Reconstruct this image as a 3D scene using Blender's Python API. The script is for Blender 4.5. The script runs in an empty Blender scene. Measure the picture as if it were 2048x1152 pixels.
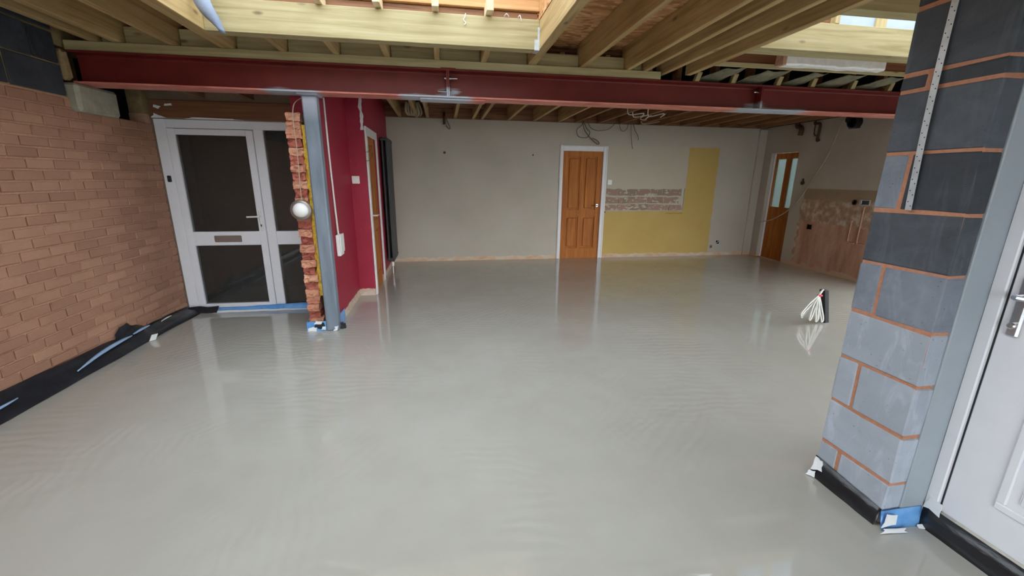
import bpy, bmesh, math, random
from mathutils import Vector, Matrix, noise as mnoise

random.seed(7)
sc = bpy.context.scene
COL = sc.collection
PI = math.pi

# ------------------------------------------------------------------ camera
cam_d = bpy.data.cameras.new('camera'); cam = bpy.data.objects.new('camera', cam_d); COL.objects.link(cam)
F_PX, PITCH, YAW, ROLL, CAM_H = 836.27, 0.2570, 0.16394, 0.010136, 1.489
cam_d.sensor_fit = 'HORIZONTAL'; cam_d.sensor_width = 36.0; cam_d.lens = F_PX / 2048 * 36.0
cam_d.clip_start = 0.05; cam_d.clip_end = 200
_f = Vector((math.sin(YAW) * math.cos(PITCH), math.cos(YAW) * math.cos(PITCH), -math.sin(PITCH)))
_r = Vector((math.cos(YAW), -math.sin(YAW), 0)); _u = _r.cross(_f)
_r2 = _r * math.cos(ROLL) + _u * math.sin(ROLL); _u2 = -_r * math.sin(ROLL) + _u * math.cos(ROLL)
cam.matrix_world = Matrix(((_r2.x, _u2.x, -_f.x, 0), (_r2.y, _u2.y, -_f.y, 0), (_r2.z, _u2.z, -_f.z, CAM_H), (0, 0, 0, 1)))
sc.camera = cam

# ------------------------------------------------------------------ sky: even overcast daylight
world = bpy.data.worlds.new('overcast_sky'); sc.world = world; world.use_nodes = True
wn = world.node_tree.nodes['Background']; wn.inputs['Color'].default_value = (0.90, 0.96, 1.0, 1); wn.inputs['Strength'].default_value = 6.8
sc.view_settings.view_transform = 'Standard'; sc.view_settings.look = 'None'
sc.view_settings.gamma = 1.0; sc.view_settings.use_curve_mapping = False
sc.view_settings.exposure = 0.20

# ------------------------------------------------------------------ materials
def L(r, g, b):
    f = lambda c: (c / 255 / 12.92) if c / 255 <= 0.04045 else ((c / 255 + 0.055) / 1.055) ** 2.4
    return (f(r), f(g), f(b), 1.0)

class M:
    """small node-graph builder"""
    def __init__(s, name, rough=0.7, metallic=0.0, spec=0.5):
        s.m = bpy.data.materials.new(name); s.m.use_nodes = True
        s.t = s.m.node_tree; s.n = s.t.nodes; s.b = s.n['Principled BSDF']
        s.b.inputs['Roughness'].default_value = rough; s.b.inputs['Metallic'].default_value = metallic
        s.b.inputs['Specular IOR Level'].default_value = spec
    def node(s, typ, **kw):
        nd = s.n.new(typ)
        for k, v in kw.items():
            if k in nd.inputs: s.put(nd.inputs[k], v)
            else: setattr(nd, k, v)
        return nd
    def put(s, sock, v):
        if hasattr(v, 'is_output'): s.t.links.new(v, sock)
        else: sock.default_value = v
    def pos(s, scale=(1, 1, 1), rnd=0.0, kind='Position'):
        if kind == 'Position': p = s.node('ShaderNodeNewGeometry').outputs['Position']
        else: p = s.node('ShaderNodeTexCoord').outputs['Object']
        if rnd:
            r = s.node('ShaderNodeObjectInfo').outputs['Random']
            v = s.node('ShaderNodeVectorMath', operation='MULTIPLY_ADD'); c = s.node('ShaderNodeCombineXYZ', X=r, Y=r, Z=r).outputs[0]
            s.put(v.inputs[0], c); v.inputs[1].default_value = (rnd, rnd * 1.7, rnd * 2.3); s.put(v.inputs[2], p); p = v.outputs[0]
        mp = s.node('ShaderNodeMapping'); s.put(mp.inputs['Vector'], p); mp.inputs['Scale'].default_value = scale
        return mp.outputs[0]
    def noise(s, vec, scale=5, detail=4, rough=0.55, dist=0.0):
        nd = s.node('ShaderNodeTexNoise'); s.put(nd.inputs['Vector'], vec)
        nd.inputs['Scale'].default_value = scale; nd.inputs['Detail'].default_value = detail; nd.inputs['Roughness'].default_value = rough; nd.inputs['Distortion'].default_value = dist
        return nd.outputs['Fac']
    def ramp(s, fac, stops):
        r = s.node('ShaderNodeValToRGB'); s.put(r.inputs[0], fac); el = r.color_ramp.elements
        while len(el) < len(stops): el.new(0.5)
        for e, (p, c) in zip(el, stops): e.position = p; e.color = c if len(c) == 4 else (*c, 1)
        return r.outputs[0]
    def rng(s, v, a, b, lo=0.0, hi=1.0):
        r = s.node('ShaderNodeMapRange'); s.put(r.inputs[0], v); r.inputs[1].default_value = a; r.inputs[2].default_value = b; r.inputs[3].default_value = lo; r.inputs[4].default_value = hi
        return r.outputs[0]
    def mix(s, fac, a, b, mode='MIX'):
        m = s.node('ShaderNodeMix', data_type='RGBA', blend_type=mode)
        s.put(m.inputs[0], fac); s.put(m.inputs[6], a); s.put(m.inputs[7], b)
        return m.outputs[2]
    def math(s, op, a, b=0.0):
        m = s.node('ShaderNodeMath', operation=op); s.put(m.inputs[0], a); s.put(m.inputs[1], b); return m.outputs[0]
    def xyz(s):
        return s.node('ShaderNodeSeparateXYZ', Vector=s.node('ShaderNodeNewGeometry').outputs['Position']).outputs
    def color(s, c): s.put(s.b.inputs['Base Color'], c); return s
    def bump(s, h, strength=0.3, dist=0.01):
        b = s.node('ShaderNodeBump'); b.inputs['Strength'].default_value = strength; b.inputs['Distance'].default_value = dist
        s.put(b.inputs['Height'], h); s.put(s.b.inputs['Normal'], b.outputs[0]); return s
    def rough(s, v): s.put(s.b.inputs['Roughness'], v); return s

MAT = {}
def plain(name, col, rough=0.6, metallic=0.0, var=0.08, scale=30, bump=0.1, spec=0.5):
    m = M(name, rough, metallic, spec); p = m.pos(); n = m.noise(p, scale)
    d = tuple(c * (1 - var) for c in col[:3]) + (1,); l = tuple(min(1, c * (1 + var)) for c in col[:3]) + (1,)
    m.color(m.ramp(n, [(0.3, d), (0.7, l)]))
    if bump: m.bump(n, bump, 0.002)
    MAT[name] = m.m; return m.m

def timber_mat(name, axis, base, dark, light, knots=True):
    m = M(name, 0.62, spec=0.3)
    sc_ = {'x': (1.2, 26, 26), 'y': (26, 1.2, 26), 'z': (26, 26, 1.2)}[axis]
    p = m.pos(sc_, rnd=3.0); n = m.noise(p, 1.0, 5, 0.6, 0.6)
    n2 = m.noise(m.pos((2, 2, 2), rnd=5.0), 1.0, 3)
    c = m.ramp(n, [(0.30, dark), (0.5, base), (0.72, light)])
    c = m.mix(m.rng(n2, 0.35, 0.75, 0.0, 0.45), c, dark)
    if knots:
        ks = {'x': (3.5, 9, 9), 'y': (9, 3.5, 9), 'z': (9, 9, 3.5)}[axis]
        v = m.node('ShaderNodeTexVoronoi'); m.put(v.inputs['Vector'], m.pos(ks, rnd=3.0)); v.inputs['Scale'].default_value = 0.8
        k = m.rng(v.outputs['Distance'], 0.05, 0.13, 1.0, 0.0)
        c = m.mix(m.math('MULTIPLY', k, 0.7), c, tuple(x * 0.25 for x in dark[:3]) + (1,))
    m.color(c); m.bump(n, 0.15, 0.002); MAT[name] = m.m

timber_mat('treated_x', 'x', L(182, 170, 128), L(156, 142, 102), L(200, 190, 152))
timber_mat('treated_y', 'y', L(186, 160, 112), L(152, 124, 80), L(202, 178, 130))
timber_mat('treated_z', 'z', L(190, 172, 126), L(160, 140, 98), L(206, 190, 146))
timber_mat('old_joist', 'y', L(150, 112, 80), L(100, 66, 44), L(176, 140, 104))
timber_mat('old_board', 'x', L(140, 100, 72), L(92, 60, 42), L(160, 120, 90), False)
timber_mat('fascia_brown', 'x', L(128, 84, 58), L(104, 66, 46), L(142, 96, 68), False)
timber_mat('pale_batten', 'y', L(226, 206, 172), L(205, 180, 142), L(240, 226, 200), False)
timber_mat('kerb_ply', 'x', L(204, 158, 108), L(176, 126, 80), L(222, 184, 136), False)
timber_mat('door_oak', 'z', L(176, 106, 42), L(148, 82, 30), L(196, 126, 58), False)

def screed():
    m = M('wet_screed', 0.07, spec=0.5); m.b.inputs['Coat Weight'].default_value = 0.35; m.b.inputs['Coat Roughness'].default_value = 0.01; m.b.inputs['Coat IOR'].default_value = 1.35
    p = m.pos(); big = m.noise(p, 0.8, 3); mid = m.noise(p, 5, 5)
    c = m.ramp(big, [(0.3, L(175, 173, 164)), (0.7, L(186, 185, 177))])
    c = m.mix(m.rng(mid, 0.4, 0.8, 0, 0.25), c, L(160, 156, 144)); m.color(c)
    h = None
    for rot_, scl, seed, thr in ((0.12, 4.2, (0, 0, 0), 0.48), (-0.75, 4.8, (7, 3, 0), 0.53), (1.35, 4.6, (2, 9, 0), 0.55)):
        w = m.node('ShaderNodeTexWave', wave_type='BANDS', bands_direction='Y')
        mp = m.node('ShaderNodeMapping'); m.put(mp.inputs['Vector'], m.node('ShaderNodeNewGeometry').outputs['Position'])
        mp.inputs['Rotation'].default_value = (0, 0, rot_); mp.inputs['Location'].default_value = seed
        m.put(w.inputs['Vector'], mp.outputs[0]); w.inputs['Scale'].default_value = scl; w.inputs['Distortion'].default_value = 9.0; w.inputs['Detail'].default_value = 2.5; w.inputs['Detail Scale'].default_value = 0.7
        mask = m.rng(m.noise(mp.outputs[0], 0.9, 2), thr, thr + 0.14)
        q = m.math('MULTIPLY', w.outputs['Fac'], mask); h = q if h is None else m.math('ADD', h, q)
    slow = m.noise(m.pos((1.2, 3.0, 1)), 2.2, 3)
    h = m.math('ADD', h, m.math('MULTIPLY', slow, 0.05))
    m.bump(h, 0.11, 0.012)
    m.rough(m.rng(mid, 0.3, 0.8, 0.012, 0.03))
    MAT['screed'] = m.m
screed()

def brick_mat(name, cols, rnd_amt=1.0, bump=0.6):
    m = M(name, 0.85, spec=0.2)
    r = m.node('ShaderNodeObjectInfo').outputs['Random']
    n = m.noise(m.pos((1, 1, 1), rnd=2.0), 9, 5); fine = m.noise(m.pos(), 140, 3)
    c = m.ramp(m.math('ADD', m.math('MULTIPLY', r, 0.55), m.math('MULTIPLY', n, 0.45)), cols)
    c = m.mix(m.rng(fine, 0.45, 0.8, 0, 0.25), c, cols[0][1]); m.color(c)
    m.bump(m.math('ADD', fine, n), bump, 0.004); MAT[name] = m.m
brick_mat('brick_painted', [(0.15, L(154, 115, 95)), (0.5, L(166, 126, 104)), (0.85, L(178, 138, 114))])
brick_mat('brick_broken', [(0.15, L(190, 128, 106)), (0.5, L(204, 146, 120)), (0.85, L(216, 164, 136))], bump=1.0)
brick_mat('brick_recess', [(0.15, L(164, 92, 80)), (0.5, L(182, 106, 92)), (0.85, L(194, 124, 108))], bump=1.0)
def block_mat(name, a, b, c, pit):
    m = M(name, 0.8, spec=0.25)
    r = m.node('ShaderNodeObjectInfo').outputs['Random']
    n = m.noise(m.pos((3, 3, 5), rnd=3.0), 1.6, 5, 0.6, 0.8); fine = m.noise(m.pos(), 160, 3); st = m.noise(m.pos((14, 9, 3), rnd=6.0), 1.0, 5, 0.65, 1.2)
    col = m.ramp(m.math('ADD', m.math('MULTIPLY', r, 0.35), m.math('MULTIPLY', n, 0.65)), [(0.25, a), (0.5, b), (0.75, c)])
    col = m.mix(m.rng(st, 0.52, 0.74, 0, 0.45), col, tuple(min(1, x * 1.5) for x in c[:3]) + (1,))
    v = m.node('ShaderNodeTexVoronoi'); m.put(v.inputs['Vector'], m.pos((1, 1, 1.8))); v.inputs['Scale'].default_value = 38
    pits = m.math('MULTIPLY', m.rng(v.outputs['Distance'], 0.10, 0.16, 1, 0), m.rng(m.noise(m.pos(), 9, 2), 0.5, 0.6))
    col = m.mix(m.math('MULTIPLY', pits, pit), col, tuple(x * 0.45 for x in a[:3]) + (1,))
    m.color(col); m.bump(m.math('SUBTRACT', m.math('ADD', m.math('MULTIPLY', fine, 0.5), n), pits), 0.4, 0.004); MAT[name] = m.m
block_mat('block_grey', L(154, 163, 174), L(166, 175, 187), L(178, 187, 199), 0.8)
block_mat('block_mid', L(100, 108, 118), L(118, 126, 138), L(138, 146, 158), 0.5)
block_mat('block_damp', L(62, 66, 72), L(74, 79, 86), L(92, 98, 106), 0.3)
block_mat('block_dark', L(46, 49, 55), L(58, 62, 69), L(70, 74, 82), 0.3)
plain('mortar_painted', L(186, 146, 122), 0.9, var=0.12, scale=40, bump=0.4, spec=0.2)
plain('mortar_orange', L(186, 134, 108), 0.9, var=0.12, scale=50, bump=0.5, spec=0.2)
plain('mortar_grey', L(146, 126, 92), 0.9, var=0.15, scale=30, bump=0.5, spec=0.2)
plain('concrete', L(158, 156, 140), 0.85, var=0.15, scale=14, bump=0.3, spec=0.2)
plain('void_black', L(16, 15, 14), 0.95, bump=0, spec=0.1)
plain('white_upvc', L(232, 234, 240), 0.3, var=0.02, scale=8, bump=0)
plain('white_paint', L(226, 224, 224), 0.45, var=0.03, scale=12, bump=0.05)
plain('white_plastic', L(238, 238, 236), 0.35, var=0.02, bump=0)
plain('galvanised', L(196, 202, 208), 0.4, 0.25, var=0.12, scale=25, bump=0)
plain('chrome', L(200, 202, 206), 0.2, 1.0, var=0.03, bump=0)
plain('letterplate', L(150, 138, 132), 0.4, 0.6, var=0.06, scale=12, bump=0)
plain('black_plastic', L(24, 25, 28), 0.4, var=0.2, bump=0)
plain('anthracite', L(58, 60, 62), 0.5, var=0.06, bump=0)
plain('grey_frame', L(158, 168, 176), 0.45, var=0.05, scale=6, bump=0.05)
plain('cable_white', L(220, 220, 214), 0.5, var=0.04, bump=0)
plain('cable_grey', L(80, 76, 66), 0.6, var=0.1, bump=0)
plain('cable_cream', L(176, 164, 140), 0.6, var=0.08, bump=0)
plain('copper_dull', L(84, 60, 46), 0.55, 0.4, var=0.2, bump=0)
plain('foam_yellow', L(206, 170, 70), 0.9, var=0.3, scale=60, bump=1.0, spec=0.1)
plain('plaster_raw', L(196, 160, 136), 0.9, var=0.14, scale=35, bump=0.5, spec=0.2)
plain('red_tape', L(226, 60, 80), 0.5, var=0.05, bump=0)
plain('felt_grey', L(120, 116, 96), 0.8, var=0.3, scale=12, bump=0.3, spec=0.2)
plain('tape_white', L(232, 236, 238), 0.4, var=0.03, bump=0.1)
plain('flap_bluegrey', L(140, 154, 178), 0.5, var=0.1, scale=14, bump=0.2)
plain('wrap_white', L(244, 244, 242), 0.5, var=0.1, scale=16, bump=0.4)
plain('foil_bright', L(172, 188, 208), 0.4, var=0.06, scale=10, bump=0.1)
plain('dull_board', L(140, 122, 104), 0.85, var=0.12, scale=8, bump=0.1, spec=0.2)
plain('patio', L(84, 84, 78), 0.9, var=0.15, scale=4, bump=0)
plain('render_white', L(120, 118, 116), 0.9, var=0.05, scale=6, bump=0.1)
m_ = M('blue_membrane', 0.3); m_.color(m_.ramp(m_.noise(m_.pos(), 14), [(0.3, L(84, 146, 214)), (0.7, L(124, 180, 234))])); m_.bump(m_.noise(m_.pos(), 25), 0.4, 0.004); MAT['blue'] = m_.m
m_ = M('black_membrane', 0.28); n_ = m_.noise(m_.pos((1, 0.4, 1)), 14, 4); m_.color(m_.ramp(n_, [(0.3, L(24, 25, 28)), (0.8, L(44, 46, 52))])); m_.bump(n_, 0.5, 0.012); MAT['black_dpm'] = m_.m
m_ = M('silver_sheet', 0.25); m_.color(L(150, 178, 212)); MAT['blue_fold'] = m_.m  # sky glint on the black sheet's folds, put into the colour

def osb():
    m = M('osb', 0.8, spec=0.2)
    v = m.node('ShaderNodeTexVoronoi'); m.put(v.inputs['Vector'], m.pos((14, 30, 20))); v.inputs['Scale'].default_value = 1.0
    c = m.ramp(m.node('ShaderNodeSeparateColor', Color=v.outputs['Color']).outputs[0], [(0.1, L(164, 116, 76)), (0.5, L(196, 146, 100)), (0.9, L(216, 172, 124))])
    m.color(c); MAT['osb'] = m.m
osb()

def steel_red():
    m = M('red_oxide_steel', 0.5, spec=0.4)
    x, y, z = m.xyz()[:3]
    n = m.noise(m.pos((3, 3, 3)), 1.5, 4); f = m.noise(m.pos((4, 30, 30)), 1, 4)
    red = m.ramp(n, [(0.3, L(100, 29, 26)), (0.7, L(116, 37, 32))])
    pink = m.ramp(f, [(0.35, L(186, 98, 84)), (0.65, L(220, 150, 136))])
    low = m.rng(z, 2.192, 2.200, 1.0, 0.0)          # light bounced off the floor, painted pink on the bottom flange
    c = m.mix(low, red, pink)
    jit = m.math('MULTIPLY', m.math('SUBTRACT', f, 0.5), 0.25)
    def patch(x0, x1, ztop):
        xx = m.math('ADD', x, jit)
        a = m.math('MULTIPLY', m.rng(xx, x0 - 0.04, x0 + 0.04), m.rng(xx, x1 - 0.04, x1 + 0.04, 1, 0))
        return m.math('MULTIPLY', a, m.rng(m.math('ADD', z, m.math('MULTIPLY', jit, 0.2)), ztop - 0.015, ztop + 0.015, 1, 0))
    pri = L(176, 184, 196)
    for a in ((-1.45, -1.02, 2.205), (-0.33, 0.28, 2.205), (0.02, 0.15, 2.26), (2.95, 3.75, 2.205), (3.14, 3.26, 2.25)):
        c = m.mix(patch(*a), c, pri)
    m.color(c); MAT['steel_red'] = m.m
steel_red()
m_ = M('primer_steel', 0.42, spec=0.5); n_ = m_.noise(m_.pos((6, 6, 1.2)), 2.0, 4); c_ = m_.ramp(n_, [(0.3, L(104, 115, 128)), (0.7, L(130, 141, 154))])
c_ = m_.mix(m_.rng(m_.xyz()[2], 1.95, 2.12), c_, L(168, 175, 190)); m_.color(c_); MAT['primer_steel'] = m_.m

def plaster_back():
    m = M('plaster_back', 0.85, spec=0.25); x, y, z = m.xyz()[:3]
    n = m.noise(m.pos(), 1.3, 4); ed = m.math('MULTIPLY', m.math('SUBTRACT', m.noise(m.pos((1, 1, 1)), 14, 4), 0.5), 0.05)
    c = m.ramp(n, [(0.3, L(180, 172, 158)), (0.7, L(190, 182, 169))])
    cx = m.math('ADD', x, ed); cz = m.math('ADD', z, ed)
    def rect(x0, x1, z0, z1, s=0.006):
        a = m.math('MULTIPLY', m.rng(cx, x0 - s, x0 + s), m.rng(cx, x1 - s, x1 + s, 1, 0))
        b = m.math('MULTIPLY', m.rng(cz, z0 - s, z0 + s), m.rng(cz, z1 - s, z1 + s, 1, 0)); return m.math('MULTIPLY', a, b)
    c = m.mix(m.math('MULTIPLY', rect(3.05, 4.66, 0.9, 2.09, 0.02), 0.5), c, L(198, 188, 162))
    c = m.mix(rect(6.05, 6.3, 2.2, 2.46), c, L(176, 184, 182))
    yel = m.ramp(n, [(0.3, L(188, 158, 92)), (0.7, L(198, 170, 104))])
    c = m.mix(m.math('MAXIMUM', rect(3.03, 5.30, -1, 0.895), rect(4.665, 5.295, 0.5, 2.085)), c, yel)
    c = m.mix(m.math('MULTIPLY', rect(4.3, 4.66, 0.845, 0.86), 0.6), c, L(130, 100, 50))
    bz = m.math('ADD', z, m.math('MULTIPLY', m.math('SUBTRACT', m.noise(m.pos((1, 1, 0.3)), 6, 5), 0.5), 0.10))
    c = m.mix(m.rng(bz, 0.065, 0.075, 1, 0), c, m.ramp(m.noise(m.pos((1, 1, 2)), 6, 5), [(0.35, L(200, 164, 132)), (0.65, L(210, 194, 174))]))
    m.color(c); m.bump(m.noise(m.pos(), 60, 3), 0.08, 0.003); MAT['plaster_back'] = m.m
plaster_back()

def plaster_right():
    m = M('plaster_right', 0.85, spec=0.25); x, y, z = m.xyz()[:3]
    n = m.noise(m.pos(), 2.0, 5); ed = m.math('MULTIPLY', m.math('SUBTRACT', m.noise(m.pos(), 7, 5), 0.5), 0.16)
    c = m.ramp(n, [(0.3, L(180, 172, 160)), (0.7, L(192, 184, 172))])
    cy = m.math('ADD', y, ed); cz = m.math('ADD', z, ed)
    top = m.math('MULTIPLY', m.rng(cy, 6.55, 6.57, 1, 0), m.rng(z, 1.36, 1.37, 1, 0))
    c = m.mix(top, c, m.ramp(n, [(0.35, L(152, 134, 112)), (0.65, L(168, 148, 126))]))
    mid = m.math('MULTIPLY', m.rng(cy, 6.58, 6.60, 1, 0), m.rng(cz, 1.16, 1.20, 1, 0))
    c = m.mix(mid, c, m.ramp(m.noise(m.pos(), 9, 5), [(0.40, L(166, 138, 116)), (0.52, L(184, 158, 138)), (0.62, L(204, 192, 176))]))
    low = m.math('MULTIPLY', m.rng(cy, 6.54, 6.56, 1, 0), m.rng(cz, 0.80, 0.83, 1, 0))
    c = m.mix(low, c, m.ramp(m.noise(m.pos((1, 2.2, 0.5)), 2.5, 6), [(0.3, L(164, 122, 98)), (0.5, L(190, 150, 128)), (0.72, L(204, 174, 152))]))
    c = m.mix(m.rng(cz, 0.06, 0.08, 1, 0), c, L(200, 168, 142))
    m.color(c); m.bump(m.math('ADD', m.math('MULTIPLY', mid, m.noise(m.pos(), 20, 4)), m.math('MULTIPLY', mid, -0.5)), 0.6, 0.01); MAT['plaster_right'] = m.m
plaster_right()

def red_paint():
    m = M('red_paint', 0.55, spec=0.35); x, y, z = m.xyz()[:3]
    n = m.noise(m.pos(), 2.5, 4); sp = m.noise(m.pos((1, 1, 1)), 38, 3)
    c = m.ramp(n, [(0.3, L(152, 34, 56)), (0.7, L(166, 42, 66))])
    c = m.mix(m.rng(sp, 0.70, 0.74, 0, 0.6), c, L(196, 140, 140))
    ed = m.math('ADD', z, m.math('MULTIPLY', m.math('SUBTRACT', m.noise(m.pos((1, 1, 0.4)), 9, 4), 0.5), 0.06))
    c = m.mix(m.rng(ed, 0.085, 0.095, 1, 0), c, m.ramp(m.noise(m.pos((1, 1, 2)), 14, 5), [(0.35, L(194, 166, 142)), (0.65, L(212, 202, 186))]))
    m.color(c); m.bump(n, 0.05, 0.004); MAT['red_paint'] = m.m
red_paint()

def brick_stripped():
    m = M('brick_stripped', 0.9, spec=0.2); r = m.node('ShaderNodeObjectInfo').outputs['Random']
    n = m.noise(m.pos((8, 8, 16)), 1.6, 4); c = m.ramp(r, [(0.1, L(142, 128, 108)), (0.5, L(156, 128, 112)), (0.9, L(168, 138, 124))])
    c = m.mix(m.rng(n, 0.56, 0.60), c, L(196, 189, 172)); m.color(c); m.bump(n, 0.5, 0.006); MAT['brick_stripped'] = m.m
brick_stripped()
plain('mortar_plastered', L(190, 183, 166), 0.9, var=0.08, scale=30, bump=0.4, spec=0.2)

def glass(name, col, rough, trans):
    m = M(name, rough, spec=0.5); m.b.inputs['Base Color'].default_value = col; m.b.inputs['Transmission Weight'].default_value = trans; m.b.inputs['IOR'].default_value = 1.45
    MAT[name] = m.m
glass('door_glass', (0.5, 0.52, 0.5, 1), 0.02, 0.95)
glass('frosted_glass', (0.20, 0.26, 0.24, 1), 0.6, 0.5)

m_ = bpy.data.materials.new('rooflight_glazing'); m_.use_nodes = True; nt_ = m_.node_tree; nt_.nodes.clear()
o_ = nt_.nodes.new('ShaderNodeOutputMaterial'); t_ = nt_.nodes.new('ShaderNodeBsdfTransparent'); t_.inputs[0].default_value = (0.74, 0.76, 0.78, 1); nt_.links.new(t_.outputs[0], o_.inputs[0]); MAT['tinted_glazing'] = m_  # see-through pane added over the rooflights to cut the skylight

# ------------------------------------------------------------------ geometry helpers
def box(bm, x0, x1, y0, y1, z0, z1, bevel=0.0, jit=0.0):
    vs = [bm.verts.new((x, y, z)) for z in (z0, z1) for y in (y0, y1) for x in (x0, x1)]
    fs = [bm.faces.new([vs[i] for i in f]) for f in ((0, 2, 3, 1), (4, 5, 7, 6), (0, 1, 5, 4), (2, 6, 7, 3), (0, 4, 6, 2), (1, 3, 7, 5))]
    if bevel:
        es = list({e for f in fs for e in f.edges})
        r = bmesh.ops.bevel(bm, geom=es, offset=bevel, segments=1, affect='EDGES')
        vs = list({v for f in r['faces'] for v in f.verts} | {v for v in vs if v.is_valid})
    if jit:
        for v in vs:
            if v.is_valid: v.co += Vector((random.uniform(-jit, jit), random.uniform(-jit, jit), random.uniform(-jit, jit)))
    return vs

def tube(bm, pts, r, n=8, closed_ends=True):
    pts = [Vector(p) for p in pts]; rings = []; prev = None
    for i, p in enumerate(pts):
        t = (pts[min(i + 1, len(pts) - 1)] - pts[max(i - 1, 0)]).normalized()
        if prev is None:
            a = Vector((0, 0, 1)) if abs(t.z) < 0.9 else Vector((1, 0, 0)); u = t.cross(a).normalized()
        else: u = (prev - t * prev.dot(t)).normalized()
        prev = u; w = t.cross(u); rr = r[i] if isinstance(r, (list, tuple)) else r
        rings.append([bm.verts.new(p + (u * math.cos(2 * PI * k / n) + w * math.sin(2 * PI * k / n)) * rr) for k in range(n)])
    for a, b in zip(rings, rings[1:]):
        for k in range(n): bm.faces.new((a[k], a[(k + 1) % n], b[(k + 1) % n], b[k]))
    if closed_ends: bm.faces.new(rings[0][::-1]); bm.faces.new(rings[-1])

def smooth_path(pts, n=8):
    pts = [Vector(p) for p in pts]; out = []
    for i in range(len(pts) - 1):
        p0, p1, p2, p3 = pts[max(i - 1, 0)], pts[i], pts[i + 1], pts[min(i + 2, len(pts) - 1)]
        for k in range(n):
            t = k / n
            out.append(0.5 * ((2 * p1) + (p2 - p0) * t + (2 * p0 - 5 * p1 + 4 * p2 - p3) * t * t + (3 * p1 - p0 - 3 * p2 + p3) * t ** 3))
    out.append(pts[-1]); return out

def lathe(bm, prof, c, axis='y', n=28):
    """prof: list of (radius, offset along axis)"""
    c = Vector(c); rings = []
    for r, h in prof:
        ring = []
        for k in range(n):
            a = 2 * PI * k / n; u, v = r * math.cos(a), r * math.sin(a)
            d = {'y': (u, h, v), 'x': (h, u, v), 'z': (u, v, h)}[axis]; ring.append(bm.verts.new(c + Vector(d)))
        rings.append(ring)
    for a, b in zip(rings, rings[1:]):
        for k in range(n): bm.faces.new((a[k], a[(k + 1) % n], b[(k + 1) % n], b[k]))
    bm.faces.new(rings[0]); bm.faces.new(rings[-1][::-1])

def sheet(bm, grid, th=0.0):
    """grid of points -> quad sheet"""
    vs = [[bm.verts.new(p) for p in row] for row in grid]
    fs = [bm.faces.new((vs[i][j], vs[i][j + 1], vs[i + 1][j + 1], vs[i + 1][j])) for i in range(len(vs) - 1) for j in range(len(vs[0]) - 1)]
    if th: bm.normal_update(); bmesh.ops.solidify(bm, geom=fs, thickness=th)

WLOC = {}
def wl(o): return WLOC.get(o, Vector((0, 0, 0)))
def obj(name, bm, mat, parent=None, smooth=False, label=None, cat=None, group=None, kind=None):
    bmesh.ops.recalc_face_normals(bm, faces=bm.faces)
    xs = [v.co for v in bm.verts]
    lo = Vector((min(c.x for c in xs), min(c.y for c in xs), min(c.z for c in xs))); hi = Vector((max(c.x for c in xs), max(c.y for c in xs), max(c.z for c in xs)))
    org = Vector(((lo.x + hi.x) / 2, (lo.y + hi.y) / 2, lo.z))
    bmesh.ops.translate(bm, verts=bm.verts, vec=-org)
    me = bpy.data.meshes.new(name); bm.to_mesh(me); bm.free()
    me.materials.append(MAT[mat] if isinstance(mat, str) else mat)
    if smooth:
        for p in me.polygons: p.use_smooth = True
    return place(name, me, org, parent, label, cat, group, kind)
def place(name, me, org, parent=None, label=None, cat=None, group=None, kind=None):
    o = bpy.data.objects.new(name, me); COL.objects.link(o); WLOC[o] = Vector(org)
    if parent is not None: o.parent = parent
    o.location = Vector(org) - (wl(parent) if parent is not None else Vector((0, 0, 0)))
    if label: o['label'] = label
    if cat: o['category'] = cat
    if group: o['group'] = group
    if kind: o['kind'] = kind
    return o
def thing(name, loc, label, cat=None, group=None, kind=None): return place(name, None, loc, None, label, cat, group, kind)
def B(name, mat, lims, parent=None, bevel=0.0, jit=0.0, **kw):
    bm = bmesh.new()
    for l in ([lims] if not isinstance(lims[0], (tuple, list)) else lims): box(bm, *l, bevel=bevel, jit=jit)
    return obj(name, bm, mat, parent, **kw)

def wall(name, mat, axis, f, b, u0, u1, z0, z1, holes=(), label=None, recess=None):
    """slab normal to axis between f and b, spanning u, with rectangular holes (u0,u1,z0,z1)"""
    us = sorted({u0, u1, *[h[0] for h in holes], *[h[1] for h in holes]}); zs = sorted({z0, z1, *[h[2] for h in holes], *[h[3] for h in holes]})
    us = [u for u in us if u0 <= u <= u1]; zs = [z for z in zs if z0 <= z <= z1]
    bm = bmesh.new()
    for ua, ub in zip(us, us[1:]):
        run = None
        for za, zb in zip(zs, zs[1:]):
            cu, cz = (ua + ub) / 2, (za + zb) / 2
            hole = any(h[0] < cu < h[1] and h[2] < cz < h[3] for h in holes)
            if not hole: run = (run[0], zb) if run else (za, zb)
            if (hole or zb == zs[-1]) and run:
                if axis == 'y': box(bm, ua, ub, min(f, b), max(f, b), *run)
                else: box(bm, min(f, b), max(f, b), ua, ub, *run)
                run = None
    bmesh.ops.remove_doubles(bm, verts=bm.verts, dist=1e-5)
    # drop the inner faces between neighbouring cells
    seen = {}
    for fc in list(bm.faces): seen.setdefault(tuple(sorted(v.index for v in fc.verts)) if False else tuple(sorted((round(v.co.x, 4), round(v.co.y, 4), round(v.co.z, 4)) for v in fc.verts)), []).append(fc)
    dead = [fc for l in seen.values() if len(l) > 1 for fc in l]
    if dead: bmesh.ops.delete(bm, geom=dead, context='FACES_ONLY')
    return obj(name, bm, mat, label=label, kind='structure')

def brick_mesh(sx, sy, sz, mat, bev=0.004, jit=0.002):
    bm = bmesh.new(); box(bm, -sx / 2, sx / 2, -sy / 2, sy / 2, 0, sz, bevel=bev, jit=jit)
    bmesh.ops.recalc_face_normals(bm, faces=bm.faces)
    me = bpy.data.meshes.new('brick'); bm.to_mesh(me); bm.free(); me.materials.append(MAT[mat]); return me

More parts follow.
